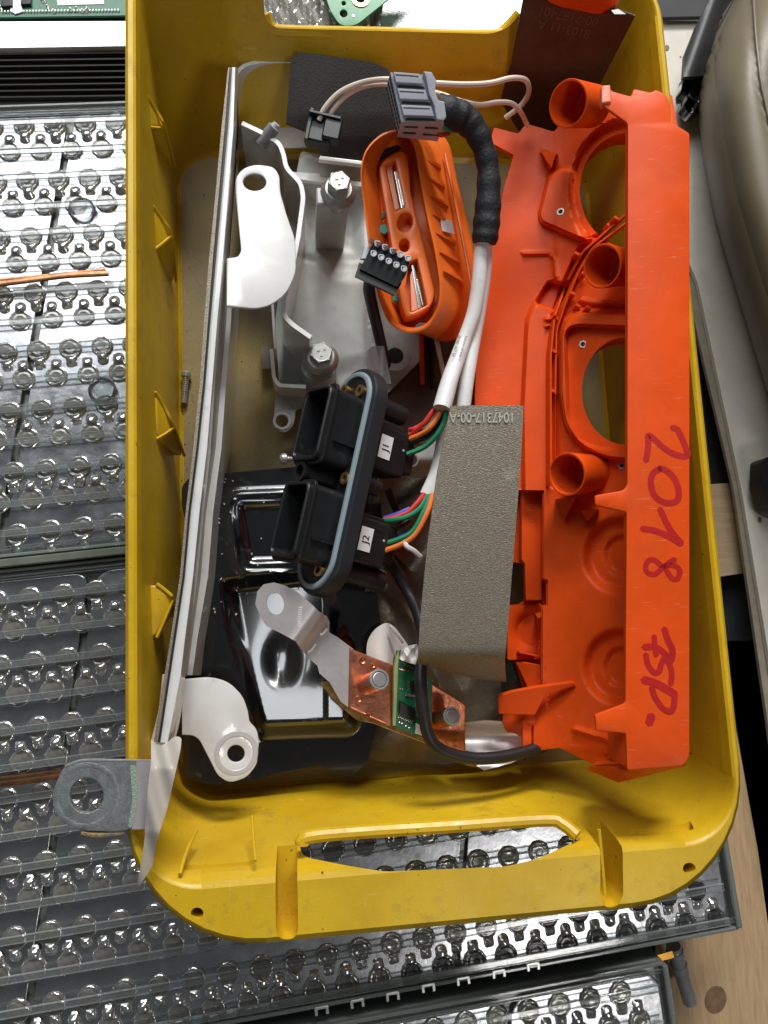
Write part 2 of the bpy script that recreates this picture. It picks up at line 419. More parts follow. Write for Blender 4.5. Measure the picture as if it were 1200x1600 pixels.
M['copperbar'] = mat('dull_copper_bar', (.45, .22, .11), .28, .85, var=.5, vs=9, bump=.3, bs=12)
M['copper'] = mat('copper', (.72, .27, .15), .34, .85, bump=.3, bs=22, bdist=.008, var=.3, vs=8, rvar=.1)
M['tin'] = mat('tinned_copper', (.60, .56, .56), .38, .55, bump=.15, bs=50, bdist=.003, var=.12, vs=7)
M['kapton'] = mat('amber_edge_tape', (.40, .17, .02), .25, .2, var=.5, vs=18, col2=(.55, .42, .16))
M['pcb'] = mat('green_circuit_board', (.010, .15, .065), .35, bump=.3, bs=60, bdist=.003, var=.35, vs=26, coat=.3)
M['pcb2'] = mat('bright_green_board', (.015, .24, .08), .3, var=.1, coat=.4)
M['solder'] = mat('solder', (.75, .76, .72), .25, .9)
M['paper'] = mat('white_label', (.80, .78, .80), .5)
M['ink'] = mat('black_print', (.02, .02, .025), .6)
M['marker'] = mat('red_marker', (.50, .008, .006), .45, var=.2, vs=10)
M['film'] = clear('milky_film', (.9, .88, .84), .3, .55, 1.4, (.70, .66, .60))
M['tape'] = clear('hazy_tape', (.85, .8, .8), .25, .40, 1.4, (.45, .40, .38))
M['red'] = mat('red_wire', (.62, .04, .035), .35); M['green'] = mat('green_wire', (.01, .22, .10), .35)
M['orw'] = mat('orange_wire', (.80, .20, .04), .35); M['blue'] = mat('blue_wire', (.04, .05, .45), .35)
M['yelw'] = mat('yellow_wire', (.50, .32, .02), .35); M['brw'] = mat('brown_wire', (.10, .045, .03), .4)
M['teal'] = mat('teal_paint', (.01, .22, .17), .5)
M['foil'] = mat('bright_metal_foil', (.58, .59, .62), 0.24, .95, bump=.10, bs=5, bdist=.02, var=.15, vs=3, rvar=.06)
M['cellcap'] = mat('cell_cap_clear', (.27, .262, .24), .16, .35, bump=.15, bs=30, bdist=.02, coat=1.0, var=.4, vs=16)
M['cell'] = mat('cell_cap_foil', (.72, .72, .71), .13, .85, bump=.25, bs=24, bdist=.02, coat=.6, var=.3, vs=20)
M['celldark'] = mat('uncovered_cell', (.035, .037, .04), .35, .3, bump=.5, bs=40, coat=.5)
M['modbase'] = mat('module_base', (.26, .27, .25), .35, .5, bump=.2, bs=10, var=.3, vs=5)
M['ridge'] = clear('clear_ridge_plastic', (.93, .95, .95), .10, .07, 1.5, (.8, .85, .85))
M['cover'] = clear('clear_cover_plastic', (.80, .84, .82), .10, .34, 1.5, (.50, .55, .53))
M['greyplastic'] = mat('grey_green_frame', (.15, .17, .14), .3, 0, var=.2, vs=4, coat=.4)
M['wood'] = mat('birch_board', (.55, .38, .21), .55, bump=.2, bs=20, col2=(.43, .28, .15), vs=2.5, stretch=(9, 1, 1))
M['woodend'] = mat('pale_wood_block', (.52, .38, .24), .6, bump=.3, bs=20, col2=(.42, .29, .17), vs=3, stretch=(1, 14, 1))
M['panel'] = mat('cream_panel', (.74, .69, .60), .5, bump=.1, bs=30, var=.10, vs=3)
M['paneledge'] = mat('grey_panel_edge', (.30, .26, .20), .6, var=.2, vs=8)
M['leather'] = mat('beige_leather', (.20, .165, .112), .45, bump=.5, bs=120, bdist=.004, var=.05)
M['webbing'] = mat('black_webbing', (.02, .021, .025), .45, bump=.3, bs=120)
M['bag'] = mat('black_shiny_film', (.01, .01, .012), .12, bump=.8, bs=9, bdist=.1, coat=1)
M['dark'] = mat('workshop_floor', (.035, .037, .042), .6, bump=.3, bs=3, var=.3, vs=2)
M['galv'] = mat('galvanised_sheet', (.62, .64, .64), .36, .8, bump=.6, bs=40, bdist=.01, var=.3, vs=40)
M['lug'] = mat('oxidised_lug', (.36, .38, .39), .38, .6, bump=.35, bs=80, bdist=.01, var=.35, vs=20)
M['oxide'] = mat('green_oxide', (.26, .34, .26), .8, bump=1, bs=60)
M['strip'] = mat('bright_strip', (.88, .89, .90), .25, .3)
M['whiteplastic'] = mat('white_moulding', (.72, .70, .66), .4, bump=.1)
M['gold'] = mat('gold_clip', (.65, .33, .05), .25, .9)

def weather(m, col, amt, lo, hi, sc=3., stretch=(1, 1, 1), rough=None, rot=.4):
    """worn patches, dust or scratches laid over a material's own colour"""
    nt = m.node_tree; N = nt.nodes; L = nt.links; b = N['Principled BSDF']
    tc = N.new('ShaderNodeTexCoord'); mp = N.new('ShaderNodeMapping'); mp.inputs['Scale'].default_value = stretch; mp.inputs['Rotation'].default_value = (0, 0, rot)
    L.new(tc.outputs['Object'], mp.inputs[0])
    n = N.new('ShaderNodeTexNoise'); n.inputs['Scale'].default_value = sc; n.inputs['Detail'].default_value = 9; n.inputs['Roughness'].default_value = .7; L.new(mp.outputs[0], n.inputs['Vector'])
    r = N.new('ShaderNodeMapRange'); r.inputs['From Min'].default_value = lo; r.inputs['From Max'].default_value = hi; r.inputs['To Max'].default_value = amt; L.new(n.outputs[0], r.inputs[0])
    mx = N.new('ShaderNodeMix'); mx.data_type = 'RGBA'; mx.inputs['B'].default_value = (*col, 1); L.new(r.outputs[0], mx.inputs['Factor'])
    i = b.inputs['Base Color']
    if i.links: L.new(i.links[0].from_socket, mx.inputs['A'])
    else: mx.inputs['A'].default_value = i.default_value
    L.new(mx.outputs['Result'], i)
    if rough is not None:
        i = b.inputs['Roughness']; m2 = N.new('ShaderNodeMix'); m2.inputs[3].default_value = rough; L.new(r.outputs[0], m2.inputs[0])
        if i.links: L.new(i.links[0].from_socket, m2.inputs[2])
        else: m2.inputs[2].default_value = i.default_value
        L.new(m2.outputs[0], i)
weather(M['orange'], (.80, .22, .10), .18, .55, .75, 1.6)
weather(M['orange'], (.30, .05, .01), .5, .66, .72, 14)
weather(M['orange'], (.85, .40, .25), .35, .62, .68, 2.5, (2, 26, 2), rot=1.2)
weather(M['orange2'], (.25, .05, .01), .5, .62, .74, 5)
weather(M['white'], (.36, .32, .26), .45, .60, .72, 5)
weather(M['white'], (.40, .38, .34), .6, .66, .70, 3, (2, 30, 2), rot=.9)
weather(M['gloss'], (.30, .29, .27), .25, .60, .72, 7, rough=.5)
weather(M['gloss'], (.45, .43, .40), .7, .72, .74, 30, rough=.6)
weather(M['yellow'], (.80, .66, .30), .40, .64, .68, 2.2, (2, 34, 2), rot=.3)
weather(M['yellow'], (.80, .66, .30), .35, .65, .69, 2.2, (30, 2, 2), rot=.2)
weather(M['black'], (.10, .10, .10), .35, .60, .75, 6)
weather(M['tin'], (.28, .26, .24), .5, .62, .70, 9)
weather(M['foil'], (.30, .28, .24), .5, .62, .75, 2.2, rough=.5)
weather(M['cablew'], (.45, .43, .40), .4, .58, .72, 6)
weather(M['sleeve'], (.06, .06, .07), .6, .55, .65, 3, (2, 2, 9))
weather(M['panel'], (.30, .26, .20), .4, .62, .74, 4)
weather(M['grain'], (.42, .40, .34), .6, .60, .70, 3.0)
M['ridge_edge'] = clear('ridge_edge_plastic', (.95, .96, .96), .08, .20, 1.5, (.75, .78, .78))
# ------------------------------------------------------------------ setting
def PR(w):
    v = MW.T @ (np.array(w)-CAM); return 600+FPX*v[0]/v[2], 800+FPX*v[1]/v[2]
fl = obj('floor', [(-40, -40, -5), (40, -40, -5), (40, 40, -5), (-40, 40, -5)], [(0, 1, 2, 3)], M['dark'], kind='structure', ang=0)
# wooden bench boards under everything on the left and bottom
o = box('workbench', (-.2, .5, -1.09), AX, (6.2, 8, .1), M['dark'], kind='structure')
t = thing('wooden_board', 'pale knotty wooden board beside the lower right battery module', 'board', P(1150, 1500, -.95))
slab('board', [(1015, 1700), (1030, 1340), (1100, 1100), (1138, 1070), (1185, 1330), (1235, 1700)], -.95, .04, M['wood'], t)
knot = mat('wood_knot', (.24, .14, .07), .6, var=.4, vs=9)
slab('knot', circ(1118, 1562, 17, 22, rot=.2), -.95, .02, knot, t, lift=.003, b=.002)
slab('knot', circ(1108, 1420, 6, 10, rot=.5), -.95, .02, knot, t, lift=.003, b=.002)
t = thing('dark_gap_sheet', 'black sheet standing in for the dark gap to the right of the wooden board', 'board', P(1190, 1300, -1.0))
slab('board', [(1128, 1000), (1230, 1000), (1260, 1500), (1199, 1500), (1172, 1270)], -.99, .05, M['hole'], t)  # not a real board: black sheet paints the dark of the gap

# cream panel on the right with its sawn edge and the wood block under it
t = thing('cream_panel', 'cream faced panel lying between the yellow crate and the beige seat', 'panel', P(1150, 600, -.5))
pl = Plane(-.5)
slab('board', [(960, 30), (1300, 36), (1300, 1300), (1212, 1090), (1158, 760), (1090, 440), (1040, 330)], pl, .06, M['panel'], t)
slab('sawn_edge', [(1074, 425), (1090, 440), (1158, 760), (1212, 1090), (1235, 1300), (1222, 1300), (1200, 1130), (1147, 765), (1078, 470)], Plane(-.56), .05, M['paneledge'], t, lift=-.003)
chip = mat('panel_mark', (.20, .15, .10), .6)
slab('mark', circ(1042, 75, 3.5, 4.5), pl, .01, chip, t, lift=.005, b=.001)
slab('mark', circ(1187, 812, 3, 5), pl, .01, chip, t, lift=.005, b=.001)
slab('mark', circ(1063, 89, 1.5, 1), pl, .01, chip, t, lift=.005, b=.001)
o = slab('wood_block', [(1085, 758), (1180, 752), (1215, 888), (1100, 905)], -.75, .2, M['woodend'])
tag(o, 'square of pale end grain wood in the gap beside the cream panel', 'wood block')
o = slab('dark_mat', [(980, -30), (1180, -30), (1180, 24), (980, 28)], -.42, .05, M['dark'])
tag(o, 'dark blue grey mat at the top edge behind the black strap', 'mat')

# ------------------------------------------------------------------ battery modules
TH = math.radians(4.2); cU = math.cos(TH); sU = math.sin(TH)
def m3(u, v, z=0): return Vector((u*cU-v*sU, u*sU+v*cU, z))
def inv(w): return (w[0]*cU+w[1]*sU, -w[0]*sU+w[1]*cU)
ZF = -.16
PITCH = .271
def cellmesh(name, mt, cap):
    """keyhole shaped blister; local, neck towards -y"""
    R = .100; rn = .050; L = .178
    out = []
    a0 = -math.pi/2+math.asin(rn/R*.98)
    for k in range(17): a = a0+(2*math.pi-2*(a0+math.pi/2))*k/16; out.append((R*math.cos(a), R*math.sin(a)))
    for k in range(7): a = math.pi+math.pi*k/6; out.append((rn*math.cos(a), -L+rn+rn*math.sin(a)))
    A = np.array(out); st = .0125; gx, gy = np.meshgrid(np.arange(-R, R, st), np.arange(-L, R, st)); gx = gx.ravel(); gy = gy.ravel()
    ok = sdf(gx, gy, out) > st*.35; va, fc = cdt(out, [], list(zip(gx[ok], gy[ok])))
    d = np.maximum(sdf(va[:, 0], va[:, 1], out), 0)
    r = np.hypot(va[:, 0], va[:, 1])
    h = .028*np.sqrt(np.clip(1-(1-np.clip(d/.014, 0, 1))**2, 0, 1))
    h = h-.009*sst((.084-r)/.012)+.003*np.exp(-((r-.045)/.012)**2)
    neck = va[:, 1] < -.088
    h = np.where(neck, .044*np.sqrt(np.clip(1-(va[:, 0]/rn)**2, 0, 1))*sst((va[:, 1]+L)/.06), h)
    me = bpy.data.meshes.new(name); me.from_pydata([(x, y, z-.002) for (x, y), z in zip(va, h)], [], [tuple(int(i) for i in f) for f in fc])
    me.polygons.foreach_set('use_smooth', [True]*len(me.polygons)); me.materials.append(mt); me.materials.append(cap)
    if cap is not mt:
        for p in me.polygons:
            if math.hypot(*p.center[:2]) < R*.86: p.material_index = 1
    me.update(); return me
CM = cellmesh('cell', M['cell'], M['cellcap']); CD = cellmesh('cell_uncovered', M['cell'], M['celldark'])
def hidden(w):
    return (-.80 < w[0] < 2.70 and -1.28 < w[1] < 4.2)
def infr(w, m=60):
    x, y = PR(w); return -m < x < 1200+m and -m < y < 1600+m
def module(label, u0, u1, v0, v1, vrow, n, phase, flip, dark, seams, ext, root_uv, covers=(), zz=0):
    root = thing('battery_module', label, 'battery module', m3(*root_uv, -.95), 'clear covered battery modules')
    def bx(name, a0, a1, b0, b1, z0, z1, mt, b=.012, **k):
        return box(name, m3((a0+a1)/2, (b0+b1)/2, (z0+z1)/2), (m3(1, 0), m3(0, 1), AX[2]), ((a1-a0)/2, (b1-b0)/2, (z1-z0)/2), mt, root, b, **k)
    bx('base_tray', u0-.06, u1+.02, v0+.02, v1-.02, -.94, ZF-.05, M['modbase'])
    # foil panels divided by slanted seams
    us = sorted([u0]+seams+[u1]); sl = .32
    for i in range(len(us)-1):
        a, b2 = us[i]+.03, us[i+1]-.03; va, vb = v0+.055, v1-.10; H = vb-va
        k0 = 0 if i == 0 else sl*H/3; k1 = 0 if i == len(us)-2 else sl*H/3
        pts = [(a-k0, va), (b2-k1, va), (b2+k1, vb), (a+k0, vb)]
        pts = rnd(pts, .14)
        slabgeo(pts, [], .03, .008, lambda u, v, h: m3(u, v, ZF+h)).build('foil_panel', M['foil'], root)
    cnt = 0
    for r in range(n):
        v = vrow-(r//2)*.5345-(r % 2)*.247
        up = (r % 2 == 0)
        du = 0 if up else -.5*PITCH
        row_vis = []
        for q in range(-40, 40):
            u = phase+q*PITCH+du+ext*r
            if u < u0+.12 or u > u1-.12: continue
            p = m3(u, v, ZF)
            if hidden(p) or not infr(p, 30): continue
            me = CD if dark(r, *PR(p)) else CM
            o = bpy.data.objects.new('cell', me); C.objects.link(o); o.parent = root
            o.location = p-root.location; o.rotation_euler = (random.uniform(-.05, .05), random.uniform(-.05, .05), TH+(0 if up else math.pi)+random.uniform(-.05, .05))
            s = random.uniform(.96, 1.04); o.scale = (s, s, random.uniform(.9, 1.1)); cnt += 1
        # clear ridges over the circles: two edges with a flat web
        if infr(m3((u0+u1)/2, v), 3000):
            vv = v+(.02 if up else -.02)
            bx('ridge', u0+.05, u1-.05, vv-.040, vv-.032, ZF+.045, ZF+.068, M['ridge_edge'], .002)
            bx('ridge', u0+.05, u1-.05, vv+.012, vv+.020, ZF+.045, ZF+.068, M['ridge_edge'], .002)
            bx('ridge_web', u0+.05, u1-.05, vv-.031, vv+.011, ZF+.056, ZF+.060, M['ridge'], .0)
    # clear cover lips along both long edges
    for sgn, ve in ((1, v1), (-1, v0)):
        for k, (o0, o1, z0, z1, mt) in enumerate(((0, .03, -.5, ZF+.06, M['cover']), (.033, .055, ZF-.06, ZF+.0, M['cover']), (.058, .075, ZF+.01, ZF+.05, M['ridge']), (.085, .095, ZF+.02, ZF+.05, M['ridge']))):
            a, b2 = sorted((ve-sgn*o0, ve-sgn*o1)); bx('cover_lip', u0-.02, u1+.02, a, b2, z0, z1, mt, .008)
    bx('cover_end', u1+.0, u1+.05, v0+.02, v1-.02, -.45, ZF+.08, M['cover'], .01)
    print('cells', label[:30], cnt); return root, bx

u0 = -6.5
def dk1(r, x, y): return False
# upper left
uu, vv = inv(P(48, 210, ZF))
uu2, vv2 = inv(P(35, 200, ZF))
m1, bx1 = module('clear covered battery module left of the crate, glaring white at its upper end', u0, 3.0, .74, 4.86, 4.674, 15, -2.05, 0, dk1, [inv(P(40, 235, ZF))[0]], 0.0, inv(P(60, 500, 0)))
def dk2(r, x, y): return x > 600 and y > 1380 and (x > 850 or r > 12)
c2 = inv(P(161, 955, ZF))
m2, bx2 = module('clear covered battery module running under the handle end of the crate', u0, 3.46, -3.19, .645, .379, 14, -2.25, 0, dk2, [inv(P(80, 1060, ZF))[0], 1.35], 0.0, inv(P(100, 1200, 0)))
c3 = inv(P(880, 1572, ZF-.1))
m3_, bx3 = module('clear covered battery module showing along the bottom edge of the photo', u0, inv(P(1035, 1545, ZF))[0], -7.1, -3.33, -3.54, 3, 2.08, 0, dk1, [1.0], 0.0, inv(P(900, 1590, 0)))
# grey green rails in the gap between the two upper modules
for k, (a, b2) in enumerate(((-6.5, 3.0),)):
    t = thing('frame_rail', 'grey green rail in the narrow gap between the two upper modules', 'rail', m3(-2, .695, -.6))
    box('rail', m3(-1.7, .69, -.3), (m3(1, 0), m3(0, 1), AX[2]), (4.8, .035, .25), M['greyplastic'], t)
# copper bars in their clear channels
def copper(root, pts, z, w_):
    pl2 = Plane(z); V = [pl2.at(p, 0) for p in pts]
    tube('copper_bar', [tuple(v) for v in V], w_*.8, M['copperbar'], root, px=False, n=8, sub=2, flat=.55)
copper(m1, [(-120, 458), (20, 441), (75, 434), (110, 430), (170, 427)], ZF+.12, .036)
copper(m1, [(-120, 449), (60, 431), (165, 421)], ZF+.11, .016)
copper(m2, [(-120, 1238), (30, 1222), (110, 1211), (200, 1203)], ZF+.12, .03)
copper(m2, [(-120, 1228), (30, 1213), (110, 1203), (200, 1195)], ZF+.12, .016)
# round clear bosses on the covers
ring = [(.105, .0), (.105, .05), (.092, .07), (.078, .05), (.078, .0)]
for (x, y) in ((130, 332), (162, 612), (236, 1100)):
    lathe('round_boss', [(r*1.15, h) for r, h in ring], P(x, y, ZF+.0), M['ridge'], m1 if y < 850 else m2, closed=True, n=28)
    lathe('boss_disc', [(.075, .03), (.07, .04)], P(x, y, ZF), M['ridge'], m1 if y < 850 else m2, n=24)
# little metal clips along the lower lip of module two
for (x, y) in ((526, 1569), (581, 1558), (636, 1547), (691, 1534), (745, 1523), (800, 1512), (853, 1501)):
    p = inv(P(x-24, y, ZF)); q = M['steel']
    for du in (-.045, .045): box('clip', m3(p[0]+du, p[1]-.02, ZF+.06), (m3(1, 0), m3(0, 1), AX[2]), (.012, .03, .01), q, m2, .003)
    box('clip', m3(p[0], p[1]+.005, ZF+.06), (m3(1, 0), m3(0, 1), AX[2]), (.05, .010, .012), q, m2, .003)
# long uncovered cells pocket on module two
# coolant pipe and gold clips by the module corner
t = thing('coolant_pipe', 'ribbed silver pipe stub with a gold clip at the lower right module corner', 'pipe', P(1065, 1530, -.6))
a = Vector(P(1052, 1478, -.5)); b_ = Vector(P(1078, 1565, -.7)); ax = (b_-a).normalized(); L_ = (b_-a).length
prof = []
for k in range(13): prof += [(.066 if k not in (1, 4, 5) else .078, L_*k/13), (.066 if k not in (1, 4, 5) else .078, L_*(k+.9)/13)]
lathe('pipe', prof, a, M['steel'], t, axis=ax, n=18)
hexa('gold_clip', [(1022, 1494, -.35), (1050, 1486, -.35), (1054, 1496, -.35), (1026, 1504, -.35)], [(1022, 1494, -.45), (1050, 1486, -.45), (1054, 1496, -.45), (1026, 1504, -.45)], M['gold'], t)
hexa('gold_clip', [(1143, 1413, -.3), (1151, 1412, -.3), (1151, 1428, -.3), (1144, 1430, -.3)], [(1143, 1413, -.5), (1151, 1412, -.5), (1151, 1428, -.5), (1144, 1430, -.5)], M['gold'], m2)

# ------------------------------------------------------------------ upper left: circuit board unit, bright strip, ribbed black bar
pl = Plane(-.15)
t = thing('circuit_board', 'green circuit board with solder joints cut off by the top left corner', 'circuit board', P(80, 5, -.15))
slab('board', [(-60, -70), (260, -70), (260, 23), (-60, 28)], pl, .03, M['pcb'], t)
slab('dark_gap_strip', [(-60, 28.5), (260, 23.5), (260, 31), (-60, 34)], Plane(-.25), .4, M['blackrub'], t)  # black strip painted for the dark gap between board and bright bar
slab('label', [(88, -8), (162, -10), (163, 7), (90, 9)], pl, .004, M['paper'], t, lift=.005, b=.001)
ir = random.Random(3)
for k in range(26):
    x = ir.uniform(0, 190); y = ir.uniform(-30, 22)
    if 84 < x < 166 and y < 12: continue
    lathe('solder_joint', [(.02, 0), (.012, .02), (.004, .035)], pl.at((x, y)), M['solder'], t, n=8)
for k in range(38): 
    lathe('solder_joint', [(.013, 0), (.006, .02)], pl.at((4+k*4.9, 19.6-k*.06)), M['solder'], t, n=6)
for (x, y, s_) in ((12, 6, 9), (42, 3, 8)): slab('chip', [(x-s_, y-6), (x+s_, y-7), (x+s_, y+7), (x-s_, y+8)], pl, .03, M['black'], t, lift=.035)
slab('bracket', [(18, 0), (34, -2), (36, 20), (24, 24), (16, 18)], pl, .012, M['galv'], t, lift=.014)
t = thing('bright_bar', 'bright silver bar reflecting the lamp above the ribbed black cover', 'bar', P(90, 52, -.2))
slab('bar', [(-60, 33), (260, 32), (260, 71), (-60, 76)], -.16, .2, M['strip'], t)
t = thing('ribbed_cover', 'ribbed black cover between the bright silver bar and the upper module', 'cover', P(90, 115, -.3))
slab('plate', [(-60, 77), (260, 72), (260, 160), (-60, 166)], -.24, .2, M['hole'], t)
for k in range(8):
    y = 84+k*9.6
    slab('rib', [(-60, y), (260, y-4), (260, y-1.6), (-60, y+2.4)], -.20, .05, M['hole'], t, b=.004)

# ------------------------------------------------------------------ top centre: galvanised plate with bag and board
t = thing('galvanised_plate', 'spangled galvanised plate seen through the far handle opening', 'metal plate', P(700, 20, -.15))
slab('plate', [(360, -90), (900, -90), (900, 60), (360, 90)], -.15, .06, M['galv'], t)
o = relief('plastic_film', [(400, -60), (560, -60), (600, 0), (590, 70), (400, 70)], lambda x, y: -.02+.02*np.sin(x/4.3+y/17)+.012*np.sin(x/2.1-y/9), 5, .004, clear('crinkled_film', (.93, .92, .88), .07, .25, 1.45, (.8, .78, .7)))
tag(o, 'crinkled clear plastic film lying on the galvanised plate', 'plastic film')
t = thing('small_circuit_board', 'bright green board corner with a gold ringed hole above the far opening', 'circuit board', P(550, 15, .1))
pl = Plane(.1)
slab('board', [(490, -60), (660, -60), (606, 0), (556, 40, 10), (532, 41, 12), (516, 16)], pl, .02, M['pcb2'], t, holes=[circ(563, -1, 9), circ(537, 5, 3.5), circ(537, 21, 6)], b=.004)
lathe('gold_ring', [(.085, .004), (.085, .009), (.046, .009), (.046, .004)], pl.at((563, -1)), mat('gold_ring', (.70, .55, .38), .3, .7), t, closed=True, n=28)
slab('pad', circ(552, 25, 1.8), pl, .004, M['solder'], t, lift=.004, b=.0)

# ------------------------------------------------------------------ seat, strap and bag on the right
def seat_z(x, y):
    e = seat_e
    d = sdf(x, y, e); return -.25+1.0*np.sqrt(np.clip(1-(1-np.clip(d/95, 0, 1))**2, 0, 1))-.03*np.exp(-(ldist(x, y, seam)/4)**2)
seat_e = rnd([(1210, -120), (1150, -10), (1120, 50), (1103, 105), (1099, 150), (1106, 220), (1124, 320), (1150, 410), (1196, 560), (1240, 700), (1330, 800), (1460, 800), (1460, -120)], 30)
seam = [(1168, -60), (1173, 10), (1176, 60), (1184, 130), (1200, 200), (1230, 300), (1260, 420)]
t = thing('seat_cushion', 'beige leather seat cushion with a stitched seam at the right edge', 'seat', P(1180, 300, -.4))
relief('cushion', seat_e, seat_z, 9, .12, M['leather'], t, ang=60)
def sz(p): return float(seat_z(np.array([p[0]]), np.array([p[1]]))[0])
tube('piping', [(p[0]+5, p[1], sz((p[0]+5, p[1]))+.006) for p in rnd(seam, 20, closed=False)], .011, M['leather'], t, n=8, sub=2)
t = thing('strap', 'black webbing strap hanging between the crate and the beige seat', 'strap', P(1095, 80, -.4))
relief('webbing', [(1122, -30), (1165, -30), (1127, 25), (1112, 80), (1102, 118), (1068, 120), (1070, 85), (1088, 40), (1108, 0)], lambda x, y: -.15+.15*np.exp(-((x-1095+ (y-60)*.35)/22)**2), 5, .05, M['webbing'], t)
o = relief('plastic_bag', rnd([(1072, 112), (1100, 120), (1102, 160), (1092, 180), (1076, 178), (1066, 160), (1064, 138)], 8), lambda x, y: -.35+.10*np.sin(x/5.)*np.cos(y/6.+x/9)+.12, 3, .12, M['bag'])
tag(o, 'crumpled shiny black bag under the lower end of the strap', 'bag')
o = relief('dark_box', rnd([(1191, 716), (1280, 700), (1280, 830), (1204, 800), (1190, 760)], 8), lambda x, y: -.2+0*x, 12, .2, M['black'])
tag(o, 'black box edge cut off by the right border below the seat', 'box')
# ------------------------------------------------------------------ yellow crate
def rrect(x0, x1, y0, y1, r, z, n=10, rn=None):
    rn = r if rn is None else rn; V = []
    for (cx, cy, rr, a0) in ((x1-rn, y0+rn, rn, -90), (x1-r, y1-r, r, 0), (x0+r, y1-r, r, 90), (x0+rn, y0+rn, rn, 180)):
        for k in range(n+1):
            a = math.radians(a0+90*k/n); V.append((cx+rr*math.cos(a), cy+rr*math.sin(a), z))
    W = []; N = len(V); m_ = n+1
    for i, p in enumerate(V):
        W.append(p)
        if i % m_ == n:
            q = V[(i+1) % N]
            for k in range(1, 14): t = k/14; W.append((p[0]+(q[0]-p[0])*t, p[1]+(q[1]-p[1])*t, z))
    return W
crate = thing('crate', 'worn yellow plastic crate with a handle at each end holding all the parts', 'crate', (.9, 1.3, 0))
rings = [
 rrect(-.96, 2.80, -1.36, 4.10, .30, .080),
 rrect(-.985, 2.825, -1.385, 4.14, .32, .11),
 rrect(-1.035, 2.855, -1.60, 4.80, .36, 1.40),
 rrect(-1.045, 2.865, -1.625, 4.84, .38, 1.485),
 rrect(-1.062, 2.880, -1.66, 4.86, .40, 1.50),
 rrect(-1.095, 2.905, -1.975, 4.95, .52, 1.50, rn=.82),
 rrect(-1.120, 2.935, -2.015, 4.985, .54, 1.47, rn=.84),
 rrect(-1.125, 2.940, -2.03, 4.99, .55, 1.38, rn=.85),
 rrect(-1.125, 2.940, -2.04, 5.0, .55, .98, rn=.85),
 rrect(-1.09, 2.905, -1.70, 4.86, .50, .97),
 rrect(-1.085, 2.90, -1.66, 4.84, .45, .96),
 rrect(-1.03, 2.87, -1.44, 4.20, .38, .0),
]
full = []
for a_, b_ in zip(rings[:-1], rings[1:]):
    k_ = max(1, int(max(abs(a_[0][2]-b_[0][2]), math.hypot(a_[0][0]-b_[0][0], a_[0][1]-b_[0][1]))/.16))
    full += [[tuple(p[j]+(q[j]-p[j])*t/k_ for j in range(3)) for p, q in zip(a_, b_)] for t in range(k_)]
rings = full+[rings[-1]]
body = MB().add(*loft(rings)).build('body', M['yellow'], crate)
def prism(px, z0, z1):
    m_ = MB().add(*loft([[Vector(P(x, y, z0 if len(q) < 1 else z0)) for x, y, *q in px], [Vector(P(x, y, z1)) for x, y, *q in px]])).build('cutter', M['yellow'])
    return m_
def vprism(pts, z0, z1):
    o = MB().add(*loft([[(x, y, z0) for x, y in pts], [(x, y, z1) for x, y in pts]])).build('cutter', M['yellow']); return o
def W2(px, z=1.5): return [tuple(P(x, y, z)[:2]) for x, y in px]
cuts = []
# near handle opening, cut square through wall and flange
hp = rnd([(468, 1306), (560, 1297), (760, 1284), (862, 1278), (900, 1298), (905, 1312), (840, 1342), (790, 1354), (600, 1362), (540, 1352), (470, 1338)], 16)
cuts.append(prism(hp, 1.56, .60))
# hand channels either side
for px in ([(430, 1290), (463, 1288), (466, 1455), (458, 1470), (440, 1470), (431, 1455)], [(938, 1262), (972, 1260), (974, 1400), (964, 1418), (948, 1420), (938, 1402)]):
    cuts.append(vprism(W2(rnd(px, 8)), 1.56, 1.13))
for (x, y) in ((308, 1427), (1077, 1357)): cuts.append(vprism(W2(circ(x, y, 10, 9)), 1.56, .9))
# shallow pockets in the flange next to the channels
cuts.append(prism(rnd([(290, 1322), (392, 1316), (396, 1352), (286, 1360)], 6), 1.6, 1.30))
cuts.append(prism(rnd([(978, 1250), (1052, 1232), (1085, 1296), (980, 1304)], 6), 1.6, 1.30))
# far handle opening
cuts.append(prism(rnd([(396, -260), (860, -260), (822, 8), (796, 42), (770, 53), (430, 44), (414, 30)], 14), 1.6, .55))
cut(body, cuts)
md = body.modifiers.new('even_shading', 'WEIGHTED_NORMAL'); md.keep_sharp = True; md.weight = 70
for p_ in body.data.polygons:
    if p_.normal.z > .995 or abs(p_.normal.x) < .03 or abs(p_.normal.y) < .03: p_.use_smooth = False
M['inner'] = M['yellow']
slabgeo([p[:2] for p in rrect(-.955, 2.795, -1.355, 4.095, .29, 0)], [], .006, .002, lambda u, v, h: Vector((u, v, .088+h))).build('floor_panel', M['floor'], crate)
# rounded lips of the opening
tube('opening_lip', [(472, 1320, 1.33), (480, 1308, 1.33), (560, 1300, 1.33), (700, 1291, 1.33), (850, 1281, 1.33), (880, 1288, 1.36), (902, 1306, 1.42)], .045, M['yellow'], crate, n=10, sub=4)
tube('opening_lip', [(414, 22, 1.05), (424, 44, .98), (450, 50, .97), (600, 53, .97), (760, 57, .97), (790, 46, .99), (812, 22, 1.08)], .05, M['yellow'], crate, n=10, sub=4)
